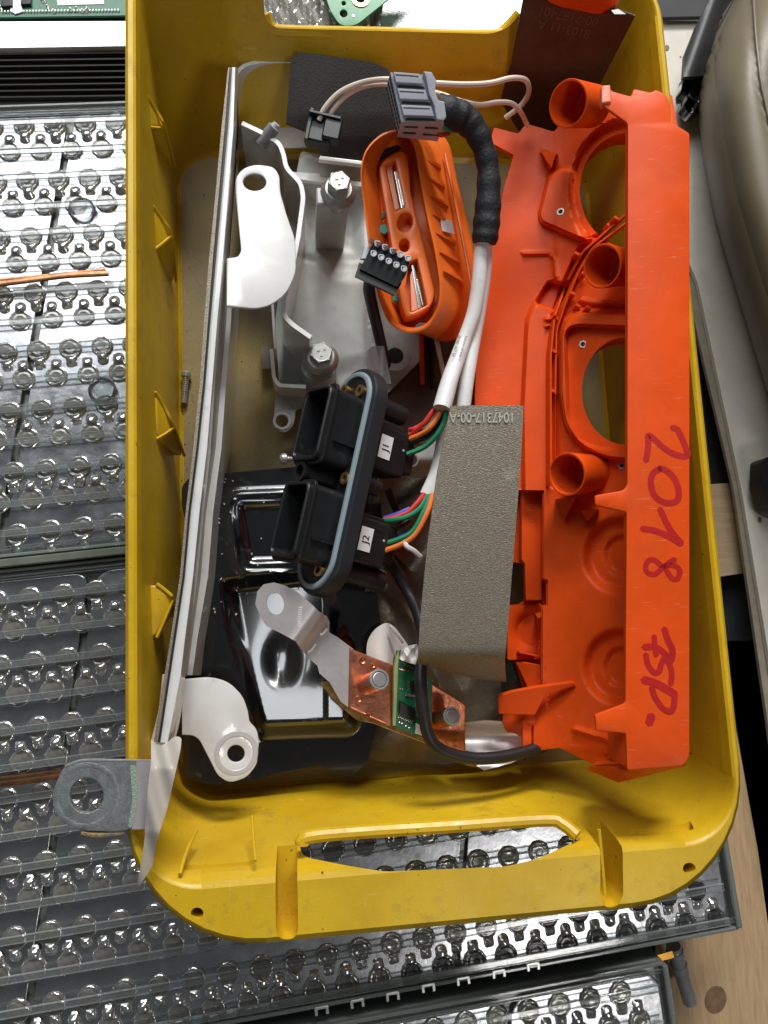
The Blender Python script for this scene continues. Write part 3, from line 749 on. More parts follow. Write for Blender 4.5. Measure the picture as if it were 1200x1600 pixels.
# gussets on the long left wall
def gusset(a, b_, c, d, name='gusset', th=.03):
    A, B_, C_, D_ = [Vector(P(*q)) for q in (a, b_, c, d)]
    out = Vector((-.10, 0, 0))
    bm = bmesh.new()
    for v in (A, B_, C_, D_, A+out, C_+out, Vector((A.x-.1, B_.y, B_.z)), Vector((A.x-.1, D_.y, D_.z))): bm.verts.new(v)
    h_ = bmesh.ops.convex_hull(bm, input=bm.verts)
    bmesh.ops.delete(bm, geom=[e for e in h_['geom_interior'] if isinstance(e, bmesh.types.BMVert)], context='VERTS')
    bm.verts.index_update(); k = MB().add([v.co.copy() for v in bm.verts], [tuple(v.index for v in f.verts) for f in bm.faces]); bm.free()
    g_ = k.build(name, M['yellow'], crate); g_.modifiers.clear(); bv = g_.modifiers.new('soft_edges', 'BEVEL'); bv.width = .022; bv.segments = 3; bv.limit_method = 'NONE'
    for p_ in g_.data.polygons: p_.use_smooth = True
    tube('gusset_edge', [a, ((a[0]+b_[0])/2+1, (a[1]+b_[1])/2-1, (a[2]+b_[2])/2), b_, d], .012, M['yellow'], crate, n=6, sub=3)
    tube('gusset_edge', [c, ((c[0]+b_[0])/2, (c[1]+b_[1])/2+1, (c[2]+b_[2])/2), b_], .012, M['yellow'], crate, n=6, sub=3)
gusset((239, 322, 1.0), (268, 368, .80), (238, 392, .95), (275, 440, .35))
gusset((243, 612, 1.0), (272, 668, .80), (244, 686, .95), (288, 712, .35))
gusset((245, 912, 1.15), (271, 936, 1.10), (245, 996, 1.10), (270, 962, .85))
gusset((230, 150, 1.15), (258, 200, .95), (228, 198, 1.1), (274, 262, .35))
# ribs on the near wall under the flange
def rib(pts, r=.018): tube('wall_rib', [(a, b, c-.016) for a, b, c in pts], r*.8, M['yellow'], crate, n=8, sub=4)
rib([(306, 1298, 1.20), (290, 1335, 1.38), (281, 1366, 1.50)], .015)
rib([(394, 1275, 1.15), (396, 1310, 1.3), (399, 1345, 1.48)], .012)
rib([(424, 1378, 1.49), (426, 1420, 1.50), (429, 1462, 1.50)], .02)
rib([(936, 1296, 1.47), (940, 1340, 1.47), (945, 1398, 1.47)], .016)
rib([(982, 1340, 1.50), (983, 1380, 1.50), (981, 1408, 1.50)], .014)

# ------------------------------------------------------------------ long white channel along the left wall
ys = [105, 150, 200, 300, 400, 500, 600, 700, 800, 900, 1000, 1055, 1110, 1160]
def lin(x0): return [np.interp(y, [100, 200, 300, 400, 500, 600, 700, 800, 900, 1000, 1060, 1160], x0) for y in ys]
ga = lin([357, 346, 337, 327, 319, 312, 302, 290, 281, 266, 256, 240])
gb = lin([359, 351, 342, 333, 325, 317, 306.5, 294, 285, 270, 261, 246])
wa = lin([362, 355, 346, 337, 328, 320, 309.5, 297, 288, 273, 264, 249])
wb = lin([369, 366, 358, 350, 341, 333, 325, 313, 303, 290, 283, 263])
la = lin([372, 370, 364, 358, 354, 345, 337, 322, 314, 300, 292, 272])
lb = lin([375, 376, 370, 365, 361, 353, 346, 333, 325, 308, 300, 280])
rail = thing('white_channel', 'long white painted steel channel leaning along the left crate wall', 'metal channel', P(330, 640, .2))
def sweep(name, prof, mt, i0=0, i1=None, **k):
    """prof: list of (xs, z) around the section"""
    i1 = i1 or len(ys); R = []
    for i in range(i0, i1): R.append([Vector(P(xs[i], ys[i], z)) for xs, z in prof])
    return MB().add(*loft(R)).build(name, mt, rail, **k)
def below(xs, z, z2):  # mark of a point straight below
    out = []
    for x, y in zip(xs, ys): w_ = P(x, y, z); out.append(PR((w_[0], w_[1], z2))[0])
    return out
dn = lambda xs, z, z2: below(xs, z, z2)
sweep('backing_plate', [(ga, 1.36), (gb, 1.36), (dn(gb, 1.36, .3), .3), (dn(ga, 1.36, .3), .3)], M['grain'])
sweep('gasket', [(gb, 1.33), (wa, 1.33), (dn(wa, 1.33, .3), .3), (dn(gb, 1.33, .3), .3)], M['blackrub'])
wm = [(a+b2)/2 for a, b2 in zip(wa, wb)]
sweep('channel_top', [(wa, 1.295), ([a+1.5 for a in wa], 1.31), (wm, 1.31), ([a-1.5 for a in wb], 1.31), (wb, 1.295), (dn(wb, 1.28, 1.1), 1.1), (dn(wa, 1.28, 1.1), 1.1)], M['white'], ang=60)
sweep('channel_side', [(wb, 1.265), (la, .86), ([a-2.5 for a in la], .80), ([a-2.5 for a in wb], 1.20)], M['shaded_white'], 0, 12)
sweep('channel_lip', [(la, .865), (lb, .865), (dn(lb, .865, .12), .12), (dn(la, .865, .12), .12)], M['white'], 4, 12)
# rounded end wall of the channel at the far end
pts = rnd([(359, 200, 0), (361, 140), (374, 104), (402, 96), (430, 95), (462, 96, 0)], 30, closed=False)
wall('end_wall', pts, .80, .12, .03, M['white'], rail)
slab('web', [(360, 200), (365, 140), (380, 108), (405, 98), (620, 96), (620, 225), (362, 235)], .32, .02, M['shaded_white'], rail)  # white inner floor of the channel, its shade painted into the colour
# tabs
pt = Plane((400, 280, 1.12), (370, 470, 1.24), (460, 420, 1.16))
slab('upper_tab', [(354, 478, 2), (354, 403, 2), (371, 401, 4), (377, 392, 5), (368, 300, 5), (368, 276, 8), (380, 262, 10), (400, 256, 12), (428, 260, 10), (437, 274, 6), (438, 300, 8), (448, 335, 0), (461, 372, 10), (463, 425, 14), (447, 460, 16), (420, 478, 12), (398, 482, 8)],
     pt, .028, M['white'], rail, holes=[circ(398, 284, 18, 13.5)], b=.010)
pt2 = Plane((300, 1100, 1.0), (380, 1100, .93), (360, 1210, .90))
slab('lower_tab', [(284, 1062, 3), (330, 1058, 12), (358, 1066, 14), (380, 1088, 12), (388, 1112, 8), (390, 1128, 5), (402, 1140, 8), (405, 1160, 5), (402, 1195, 10), (385, 1216, 10), (358, 1224, 10), (340, 1212, 8), (325, 1182, 6), (311, 1155, 6), (300, 1149, 5), (284, 1149, 2)],
     pt2, .028, M['white'], rail, holes=[circ(369, 1178, 13.5, 13.5)], b=.010)
lathe('washer_mark', [(.155, .001), (.150, .004), (.122, .004), (.118, .001)], pt2.at((369, 1177)), mat('worn_ring', (.52, .51, .50), .45, .2), rail, axis=pt2.n, closed=True, n=36)
tube('channel_flange_edge', [(276, 1060, 1.05), (272, 1110, 1.05), (263, 1150, 1.05), (250, 1180, 1.05)], .05, M['white'], rail, n=10, flat=.5)
tube('channel_flange_edge', [(268, 1055, 1.25), (262, 1110, 1.22), (250, 1160, 1.2)], .06, M['white'], rail, n=10, flat=.5)

# ------------------------------------------------------------------ lug with its film sleeve
lug = thing('terminal_lug', 'oxidised grey lug with a round hole sticking out over the left rim', 'lug', P(150, 1240, 1.55))
pl = Plane(1.575)
lp = rnd([(238, 1188, 0), (128, 1187, 8), (98, 1197, 14), (84, 1232, 14), (86, 1266, 14), (102, 1290, 12), (128, 1299, 8), (190, 1301, 8), (202, 1296, 4), (238, 1296, 0)], 8)
slab('bar', lp, pl, .045, M['lug'], lug, holes=[circ(135, 1243, 26, 27)], b=.012)
slab('clean_metal', [(213, 1190), (240, 1190), (240, 1295), (206, 1296), (212, 1250)], pl, .01, M['tin'], lug, lift=.003, b=.002)
slab('oxide_line', rnd([(203, 1195), (213, 1197), (216, 1225), (213, 1270), (205, 1296), (200, 1290), (207, 1250)], 5), pl, .01, M['oxide'], lug, lift=.006, b=.002)
lathe('pressed_ring', [(.195, .0005), (.185, .003), (.170, .003), (.162, .0005)], pl.at((135, 1243)), M['lug'], lug, closed=True, n=32)
rust = mat('rust_crust', (.40, .26, .08), .9, bump=1, bs=50, col2=(.16, .15, .13), vs=30)
tube('edge_crust', [(128, 1300, 1.55), (150, 1304, 1.55), (178, 1302, 1.55), (196, 1299, 1.55)], .018, rust, lug, n=7)
tube('edge_line', [(102, 1197, 1.57), (130, 1188, 1.57), (180, 1188, 1.57), (236, 1189, 1.57)], .008, M['steel'], lug, n=6)
def filmz(x, y): return np.interp(y, [1150, 1200, 1300, 1400], [1.46, 1.66, 1.68, 1.56])+.025*np.sin((x-.25*y)/7)
relief('film_sleeve', rnd([(236, 1154), (241, 1160), (249, 1166), (262, 1160), (272, 1150), (284, 1152), (282, 1172), (262, 1262), (243, 1320), (239, 1352), (217, 1386), (214, 1380), (222, 1340), (226, 1310), (231, 1230), (236, 1190)], 6), filmz, 5, .006, M['film'], lug)
# ------------------------------------------------------------------ orange cover on the right
cov = thing('orange_cover', 'large bright orange moulded cover with red marker numbers leaning on the right wall', 'plastic cover', P(950, 700, .3))
def step(x, y, poly, dz, w_): return dz*sst((sdf(x, y, poly)+w_)/(2*w_))
h1 = circ(984, 297, 78, 90, 40, .0); h2 = circ(978, 611, 69, 84, 40)
K = {
 'lowleft': [(700, 766), (848, 768), (848, 905), (854, 908), (854, 944), (846, 947), (846, 1078), (700, 1078)],
 'flange': rnd([(700, 200), (868, 200), (868, 440, 10), (836, 468, 14), (823, 500, 10), (816, 640), (818, 768), (700, 768)], 0),
 'pocket': rnd([(858, 438), (893, 446), (868, 486), (836, 474)], 7),
 'r1': circ(984, 297, 92, 112, 40),
 'collar1': rnd([(858, 272), (878, 262), (900, 268), (904, 300), (915, 340), (922, 374), (905, 372), (846, 346), (842, 336)], 8),
 'collar2': rnd([(876, 520), (884, 500), (904, 488), (1070, 495), (1070, 722), (950, 716), (912, 700), (884, 668), (876, 620)], 18),
 'pit2': rnd([(884, 524), (890, 512), (905, 508), (1000, 512), (1000, 700), (940, 702), (905, 690), (888, 650)], 12),
 'arm': rnd([(905, 385), (975, 336), (1080, 336), (1080, 488), (902, 482), (880, 500), (868, 560), (862, 620), (860, 500), (880, 440)], 6),
 'd1': circ(968, 868, 52, 55), 'd1b': circ(972, 868, 26, 30), 'd2': circ(968, 1042, 52, 55), 'd2b': circ(972, 1042, 26, 30),
 'foot': [(836, 1082), (895, 1068), (1080, 1068), (1080, 1230), (836, 1230)],
 'slot1': [(853, 498), (870, 498), (870, 507), (853, 507)],
}
def zcov(x, y):
    x = np.asarray(x, float); y = np.asarray(y, float)
    z = 0
    for o_ in (-28, -14, 0, 14, 28): z = z+.2*np.interp(x+o_, [740, 815, 865, 985, 1070], [.62, .72, .80, 1.26, 1.55])
    z = z+step(x, y, K['flange'], -.07, 3.5)*sst((y-330)/220)
    z = z+step(x, y, K['lowleft'], -.26, 2.2)
    z = z+step(x, y, K['pocket'], -.13, 3)
    z = z+step(x, y, K['r1'], -.10, 4)*(y < 372)
    z = z+step(x, y, K['collar1'], .09, 3)
    z = z+step(x, y, K['arm'], -.07, 3)
    z = z+step(x, y, K['collar2'], .12, 3)+step(x, y, K['pit2'], -.09, 3)
    for a, dz, w_ in (('d1', -.10, 9), ('d1b', -.05, 5), ('d2', -.10, 9), ('d2b', -.05, 5)): z = z+step(x, y, K[a], dz, w_)
    z = z-.08*np.exp(-((x-868)/4.)**2)*sst((y-555)/8)*sst((765-y)/8)
    z = z-.03*np.exp(-(ldist(x, y, [(856, 1100), (856, 1078), (846, 1074)])/3)**2)
    z = z+.05*np.exp(-(ldist(x, y, [(898, 1140), (940, 1152), (985, 1170)])/3.2)**2)
    z = z+.03*np.exp(-(ldist(x, y, [(818, 396), (858, 396), (866, 404), (868, 432)])/2.5)**2)
    z = z+.04*np.exp(-(ldist(x, y, [(853, 498), (872, 498), (870, 508), (853, 509)])/2.)**2)
    z = z+.03*sst((x-905)/20)*sst((1100-y)/20)*sst((y-1066)/10)*0
    z = z-.10*sst((y-1165)/40)
    return z
out_c = [(772, 199), (810, 209), (822, 193), (866, 206), (880, 186), (942, 152), (1050, 148), (1066, 240), (1064, 1180), (975, 1207), (930, 1196), (874, 1168), (840, 1173), (834, 1166), (834, 1085), (818, 1075), (806, 1034), (793, 1030), (793, 946), (812, 944), (820, 938), (820, 881), (800, 878), (780, 856), (745, 800), (742, 620), (748, 480), (766, 395), (788, 292), (803, 242), (766, 222)]
relief('shell', out_c, zcov, 4.2, .035, M['orange'], cov, holes=[h1, h2], r=3, ang=50, feats=[(K['flange'], 3.5), (K['lowleft'], 2.2), (K['pocket'], 3), (K['collar1'], 3), (K['arm'], 3), (K['collar2'], 3), (K['pit2'], 3), ([(898, 1138), (985, 1168), (985, 1172), (898, 1142)], 3), ([(865, 556), (871, 556), (871, 764), (865, 764)], 2), ([(818, 394), (866, 394), (869, 400), (869, 440), (866, 440), (864, 400), (818, 398)], 2)])
# walls of the two big openings
for hh, nm in ((h1, 'opening_wall'), (h2, 'opening_wall')):
    top = [(x, y, float(zcov([x], [y])[0])-.01) for x, y in hh]
    R = [[Vector(P(*p)) for p in top], [Vector(P(*p))-Vector((-.02, 0, .16)) for p in top]]
    V, F = loft(R, False, False); MB().add(V, F).build(nm, M['orange'], cov)
# top strip with its two side tabs
ps = Plane((1030, 200, 1.80), (1030, 1150, 1.74), (1075, 700, 1.80))
strip_px = [(940, 138, 2), (954, 137, 3), (957, 142, 2), (986, 150, 3), (990, 138, 3), (1018, 144, 4), (1024, 139, 4), (1042, 147, 8), (1049, 165, 5), (1049, 190, 3), (1078, 208, 4), (1078, 1182, 10), (1068, 1197, 8), (980, 1204, 4),
            (978, 1146, 3), (932, 1142, 3), (929, 1117, 3), (977, 1099, 5), (979, 800, 4), (930, 789, 4), (929, 774, 4), (974, 766, 6), (980, 758, 5), (981, 192, 5), (940, 163, 3)]
slab('top_strip', strip_px, ps, .03, M['orange'], cov, b=.010)
slab('pale_clip', [(939, 136, 2), (953, 135, 2), (954, 162, 2), (939, 164, 2)], ps, .07, mat('pale_orange_clip', (.80, .26, .15), .4), cov, lift=.02, b=.01)
# outer wall that carries the strip
def dropwall(name, pts, z0, dz, t, m_=None, **k):
    R = []
    W = [Vector(P(x, y, z0(x, y) if callable(z0) else z0)) for x, y in pts]
    for i, a in enumerate(W):
        d = W[min(i+1, len(W)-1)]-W[max(i-1, 0)]; d.z = 0; d.normalize(); s = Vector((-d.y, d.x, 0))*t/2
        lo = a-Vector((0, 0, dz)); R.append([a-s, a+s, lo+s, lo-s])
    MB().add(*loft(R)).build(name, m_ or M['orange'], cov)
zs = lambda x, y: ps.at((x, y)).z-.012
dropwall('outer_wall', [(1073, 212), (1073, 1180), (1062, 1190), (985, 1198)], zs, .42, .03)
dropwall('inner_rim', [(983, 196), (983, 756)], zs, .05, .012)
dropwall('inner_rim', [(981, 804), (981, 1096)], zs, .05, .012)
dropwall('inner_rim', [(981, 1150), (981, 1198)], zs, .30, .014)
# bottom nose
hexa('bottom_lip', [(925, 1196, 1.35), (980, 1204, 1.55), (1068, 1186, 1.70), (1064, 1180, 1.70), (985, 1188, 1.6), (935, 1188, 1.3)],
     [(916, 1202, 1.10), (966, 1223, 1.25), (1072, 1197, 1.45), (1066, 1180, 1.45), (985, 1185, 1.3), (935, 1186, 1.1)], M['orange'], cov)
# tubular bosses: mouths face up and to the left
def boss(cx, cy, ry, z, ln, insert=True, taper=.86, swing=0):
    ax = Vector((-.78, swing, .54)).normalized(); ra = ry*(6.4-z)/FPX; o = Vector(P(cx, cy, z))
    prof = [(ra*taper, -ln), (ra, 0), (ra*.98, .006), (ra*.91, .006), (ra*.90, 0), (ra*.72, -ln*.85), (ra*.30, -ln*.93), (ra*.30, -ln)]
    bo_ = lathe('boss', prof, o, M['orange'], cov, axis=ax, n=36, ang=40)
    if insert: lathe('screw_insert', [(ra*.26, -ln*.93), (ra*.26, -ln*.83), (ra*.15, -ln*.83), (ra*.14, -ln*.9)], o, M['steel'], bo_, axis=ax, n=16)
boss(888, 162, 39, 1.50, .36, False, .92, -.36)
boss(941, 416, 37, 1.46, .34, True, .86, -.24)
boss(886, 741, 36, 1.22, .36, True, .88, -.10)
# gussets behind the bosses
hexa('boss_gusset', [(842, 232, .93), (868, 240, 1.0), (862, 262, .95)], [(842, 230, .80), (872, 240, .85), (858, 268, .78)], M['orange'], cov)
hexa('boss_gusset', [(868, 780, 1.02), (900, 776, 1.12), (882, 812, .93)], [(868, 780, .80), (902, 776, .85), (884, 815, .8)], M['orange'], cov)
hexa('strip_gusset', [(906, 797, 1.16), (936, 796, 1.28), (918, 815, 1.08)], [(906, 797, .9), (936, 796, 1.0), (918, 815, .9)], M['orange'], cov)
# threaded inserts in the collars
for (x, y, r_) in ((876, 331, .030), (911, 538, .030), (972, 728, .026)):
    z = float(zcov([x], [y])[0]); n_ = Vector((-.5, 0, .86))
    in_ = lathe('insert', [(r_, -.02), (r_, .006), (r_*.62, .006), (r_*.55, -.02)], P(x, y, z), M['bolt'], cov, axis=n_, n=16)
    lathe('insert_hole', [(r_*.55, .0), (r_*.5, .003)], P(x, y, z), M['hole'], in_, axis=n_, n=14)
# frame between the two openings
def band(name, pts, wd, h_, zofs=.0):
    L_ = rnd(pts, 8, closed=False); q = [Vector(P(x, y, float(zcov([x], [y])[0])+zofs)) for x, y in L_]
    R = []
    for i, a in enumerate(q):
        d = (q[min(i+1, len(q)-1)]-q[max(i-1, 0)]); d.z = 0; d.normalize(); s = Vector((-d.y, d.x, 0))*wd/2
        R.append([a-s+Vector((0, 0, h_*.85)), a-s*.7+Vector((0, 0, h_)), a+s*.7+Vector((0, 0, h_)), a+s+Vector((0, 0, h_*.85)), a+s-Vector((0, 0, .06)), a-s-Vector((0, 0, .06))])
    MB().add(*loft(R)).build(name, M['orange'], cov)
band('frame_band', [(976, 338), (905, 400), (880, 450), (862, 500), (856, 560), (856, 640), (856, 760)], .018, .075, .02)
band('frame_band', [(978, 350), (922, 392), (900, 430), (880, 478), (866, 520), (864, 620)], .016, .06, .02)
band('frame_band', [(904, 470), (920, 474), (978, 477)], .05, .06, .0)
for (x, y) in ((899, 400), (910, 431), (893, 462), (864, 552), (861, 613), (960, 345), (949, 356), (917, 484), (901, 481)):
    z = float(zcov([x], [y])[0]); box('locating_tab', P(x, y, z+.06), (Vector((.8, -.5, 0)).normalized(), Vector((.5, .8, 0)).normalized(), AX[2]), (.022, .014, .045), M['orange'], cov, .005)
# bottom foot and left tab
slab('foot_tab', [(778, 1088, 3), (800, 1081), (836, 1074, 2), (896, 1066, 2), (900, 1072), (852, 1088, 2), (836, 1118, 2), (779, 1116, 2)], Plane((780, 1100, .80), (840, 1100, .86), (840, 1070, .90)), .05, M['orange'], cov, b=.01)
relief('foot_cheek', rnd([(785, 1114), (836, 1114), (836, 1168), (820, 1166), (797, 1152), (787, 1134)], 10), lambda x, y: .62-.30*sst((y-1128)/40)+.14*sst((x-800)/26), 4, .03, M['orange'], cov)
slab('foot_latch', [(817, 1125), (831, 1123), (831, 1169), (817, 1167)], .74, .06, M['orange'], cov, b=.008)
# small mouldings between the grained sheet and the shell
relief('socket', rnd([(793, 948), (812, 946), (846, 942), (846, 1030), (793, 1031)], 4), lambda x, y: .52-.20*np.exp(-(np.hypot(x-828, y-985)/18.)**2)+.10*sst((x-838)/5), 3, .03, M['orange'], cov)
for (a, b_) in (((806, 1018), (846, 1026)), ((812, 1034), (846, 1040)), ((826, 1042), (846, 1043))): band('rib', [a, ((a[0]+b_[0])/2, (a[1]+b_[1])/2), b_], .014, .10, .05)
hexa('hook', [(836, 958, .72), (848, 956, .74), (848, 964, .74), (840, 966, .72)], [(836, 958, .45), (848, 956, .45), (848, 1010, .45), (842, 1008, .45)], M['orange'], cov)
hexa('brace', [(806, 1034, .66), (846, 1040, .68), (846, 1076, .68), (826, 1076, .6)], [(806, 1034, .4), (846, 1040, .4), (846, 1076, .4), (822, 1078, .4)], M['orange'], cov)
slab('lower_ledge', [(815, 762, 2), (847, 762, 0), (847, 938, 0), (822, 938, 3), (820, 880, 4), (815, 876, 3)], Plane(.60), .05, M['orange'], cov, b=.008)
# marker writing
mkn = [0]
def st(pts, wd=.041):
    mkn[0] += 1; MB().add(*strokegeo(pts, wd, ps, .0012+.00012*mkn[0])).build('marker_stroke', M['marker'], cov, ang=0)
st([(1050, 668), (1058, 670), (1068, 690), (1075, 710), (1070, 714), (1052, 710), (1034, 698), (1018, 682), (1012, 680), (1013, 692), (1012, 706), (1009, 720)])
st([(1032, 732), (1020, 738), (1016, 752), (1020, 772), (1032, 784), (1048, 787), (1060, 782), (1061, 764), (1052, 744), (1040, 734), (1030, 731)])
st([(1031, 795), (1040, 815), (1050, 833), (1065, 849)]); st([(1064, 850), (1045, 838), (1025, 829), (1003, 826)])
st([(1034, 885), (1024, 875), (1014, 874), (1008, 884), (1010, 894), (1020, 899), (1030, 893), (1036, 885), (1048, 882), (1060, 886), (1063, 895), (1058, 906), (1050, 905), (1044, 896), (1038, 886), (1046, 878), (1055, 874)], .034)
st([(1038, 982), (1043, 1000), (1052, 1016), (1049, 1032)]); st([(1006, 1011), (1024, 1010), (1038, 1020), (1049, 1033)]); st([(1022, 994), (1023, 1008), (1025, 1024)], .034)
st([(1009, 1022), (1011, 1038), (1022, 1052), (1030, 1050), (1034, 1034), (1040, 1026)], .036); st([(1038, 1024), (1048, 1042), (1050, 1055), (1048, 1069)], .036)
st([(1005, 1062), (1022, 1066), (1040, 1076), (1055, 1085)], .05); st([(1054, 1086), (1053, 1104), (1048, 1113), (1036, 1108), (1024, 1092), (1018, 1074)], .038)
st([(1018, 1118), (1014, 1130)], .052)

# ------------------------------------------------------------------ grained sheet
gs = thing('grained_sheet', 'stiff grained metal sheet with a stamped number standing beside the orange cover', 'metal sheet', P(740, 850, .4))
def zg(x, y): return np.interp(y, [630, 1000, 1018, 1030, 1085], [1.50, 1.28, 1.265, 1.22, .62])+np.interp(x, [650, 820], [-.03, .05])
relief('sheet', [(704, 634), (760, 633), (818, 634), (814, 720), (803, 860), (795, 960), (789, 1034), (791, 1066), (740, 1060), (690, 1048), (653, 1036), (657, 960), (668, 850), (683, 740), (695, 680)], zg, 7, .02, M['grain'], gs, ang=50)
pg = Plane((710, 640, zg(710, 640)), (812, 640, zg(812, 640)), (740, 980, zg(740, 980)))
o_ = pg.at((753, 652)); ex = -(pg.at((812, 652))-pg.at((700, 652))); ey = -(pg.at((753, 600))-pg.at((753, 700)))
text('stamped_number', '1047317-00-A', .098, o_+pg.n*.004, ex, ey, mat('stamping', (.62, .62, .58), .4, .2), gs, th=.004, sx=.80)
hexa('black_clip', [(786, 1040, .80), (799, 1036, .85), (808, 1060, .85), (786, 1072, .8)], [(780, 1040, .5), (799, 1036, .5), (808, 1068, .5), (783, 1078, .5)], M['black'], gs)

# ------------------------------------------------------------------ orange oval connector
oc = thing('oval_connector', 'orange oval connector shell with ribbed side lying open beside the white cables', 'connector', P(650, 380, .4))
mouth = rnd([(562, 268), (570, 232), (598, 206), (630, 200), (648, 222), (660, 290), (682, 390), (690, 450), (686, 488), (666, 516), (636, 522), (608, 508), (592, 470), (576, 390)], 22, 4)
A = np.array(dens(mouth, 6))
n_ = len(A)
cx, cy = A.mean(0)
def ringpx(f, dx, dy, z, grow=0):
    R = []
    for x, y in A:
        vx, vy = x-cx, y-cy; L_ = math.hypot(vx, vy); R.append(Vector(P(x+vx/L_*grow+dx*f, y+vy/L_*grow+dy*f, z+(y-cy)*-.0004)))
    return R
rings = [ringpx(1, 54, 8, .35, 6), ringpx(1, 54, 8, .68, 6), ringpx(1, 52, 8, .73, 4), ringpx(1, 41, 7, .75, 2), ringpx(1, 36, 6, .80, -4), ringpx(1, 4, 0, 1.13, 0), ringpx(1, 0, 0, 1.16, 0), ringpx(1, 0, 0, 1.165, -3), ringpx(1, 1, 0, 1.12, -7), ringpx(1, 6, 0, .93, -10), ringpx(1, 12, 0, .90, -30)]
MB().add(*loft(rings)).build('shell', M['orange2'], oc, ang=45)
pb = Plane(1.04)
blk = rnd([(592, 262, 6), (600, 248, 8), (626, 234, 6), (638, 240, 5), (642, 300), (654, 352, 10), (666, 400), (680, 458, 6), (674, 478, 8), (652, 492, 6), (634, 496, 5), (628, 480)], 4)
slab('contact_block', blk, pb, .14, M['orange2'], oc, b=.015, holes=[rnd([(602, 258), (618, 250), (634, 322), (617, 329)], 3), rnd([(639, 410), (652, 404), (668, 476), (642, 488), (634, 450)], 3), circ(633, 347, 12, 15, 20, .3), circ(632, 383, 8, 10)])
slab('block_floor', offset([p for p in blk][::1], 0) and blk, Plane(.93), .03, M['orange2'], oc, b=.0)
for q in ([(603, 262), (611, 257), (624, 326), (617, 328)], [(641, 430), (646, 416), (655, 482), (643, 487)]): slab('pale_liner', q, Plane(.985), .05, mat('pale_liner', (.80, .34, .22), .35), oc, b=.004)
for q in ([(616, 268), (620, 268), (631, 324), (627, 325)], [(622, 280), (626, 280), (632, 320), (629, 321)], [(643, 414), (647, 414), (659, 480), (654, 481)], [(650, 436), (653, 436), (662, 476), (660, 478)]): slab('contact_blade', q, Plane(1.0), .06, M['solder'], oc, b=.003)
for k in range(7):     # recessed ribs on the ribbed flank
    y0 = 246+k*29.5; x0 = 659+k*5.6
    V = [(x0, y0, 1.10-.0*k), (x0+30, y0+17, .86), (x0+30, y0+12, .87), (x0+22, y0+7, .93)]
    hexa('side_rib', [(x, y, z+.03) for x, y, z in V], [(x+1, y+1, z-.08) for x, y, z in V], M['orange2'], oc)
tube('side_bead', [(695, 240, .84), (706, 290, .84), (722, 370, .84), (735, 440, .84), (737, 480, .83), (726, 512, .81)], .014, M['orange2'], oc, n=7)
pq = Plane((684, 342, .99), (700, 348, .90), (690, 364, .97))
slab('white_label', [(683, 341), (701, 347), (706, 368), (687, 363)], pq, .006, M['paper'], oc, lift=.03, b=.001)
def blob(name, pts, z, par, m_, t=.012): slab(name, rnd(pts, 2), z, t, m_, par, b=.004)
blob('teal_paint_mark', [(575, 354), (585, 357), (592, 358), (596, 350), (603, 350), (607, 362), (600, 366), (592, 361), (584, 360), (577, 362)], .97, oc, M['teal'])
blob('teal_paint_mark', [(613, 460), (620, 457), (626, 462), (625, 471), (614, 470)], .97, oc, M['teal'])
blob('black_gasket_piece', [(589, 246), (600, 232), (622, 226), (628, 231), (610, 238), (594, 250)], .98, oc, M['blackrub'], .03)
blob('black_gasket_piece', [(645, 513), (655, 504), (668, 505), (662, 513)], 1.0, oc, M['blackrub'], .03)
blob('black_gasket_piece', [(596, 340), (600, 326), (603, 328), (602, 340), (596, 343)], 1.0, oc, M['blackrub'], .02)

# ------------------------------------------------------------------ small black terminal block on it
tb = thing('terminal_block', 'small black ten way terminal block lying on the orange oval connector', 'terminal block', P(600, 420, 1.15))
hexa('body', [(584, 378, 1.46), (641, 405, 1.46), (634, 430, 1.44), (620, 448, 1.42), (562, 420, 1.42), (577, 396, 1.44)], [(580, 384, 1.22), (637, 411, 1.22), (632, 432, 1.22), (617, 460, 1.2), (556, 430, 1.2), (572, 402, 1.2)], M['black'], tb)
hexa('lower_bar', [(561, 410, 1.40), (628, 442, 1.40), (617, 461, 1.40), (555, 431, 1.40)], [(561, 412, 1.22), (626, 444, 1.22), (615, 463, 1.22), (554, 433, 1.22)], M['black'], tb)
for r_ in range(2):
    for k in range(5):
        x = (584, 591)[1-r_]+k*11.6; y = (396, 381)[1-r_]+k*(6.0 if r_ == 0 else 5.6)
        x = 584+k*11.8 if r_ == 0 else 590+k*11.9; y = 397+k*5.9 if r_ == 0 else 381.5+k*5.7
        pt3 = Plane(1.47)
        q = rnd([(x-5, y-5), (x+4, y-4), (x+5, y+2), (x, y+5.5), (x-5, y+3)], 3)
        qi = rnd([(x-3.4, y-3.4), (x+2.6, y-2.6), (x+3.2, y+1.2), (x, y+3.6), (x-3.4, y+1.8)], 2)
        cf_ = slab('contact_frame', q, pt3, .012, M['grey'], tb, holes=[qi], lift=.012, b=.0)
        lathe('contact', [(.014, 0), (.012, .01)], pt3.at((x+.5, y+.4)), M['steel'], cf_, n=10)
for k in range(4): hexa('latch', [(578+k*12, 370+k*5.4+2, 1.49), (584+k*12, 373+k*5.4, 1.49), (581+k*12, 380+k*5.4, 1.49), (576+k*12, 377+k*5.4, 1.49)][::-1], [(578+k*12, 372+k*5.4+2, 1.4), (584+k*12, 375+k*5.4, 1.4), (581+k*12, 382+k*5.4, 1.4), (576+k*12, 379+k*5.4, 1.4)][::-1], M['black'], tb)
hexa('grey_key', [(570, 386, 1.43), (580, 384, 1.43), (571, 404, 1.43), (564, 404, 1.43)], [(568, 388, 1.3), (578, 386, 1.3), (570, 407, 1.3), (562, 406, 1.3)], M['grey'], tb)
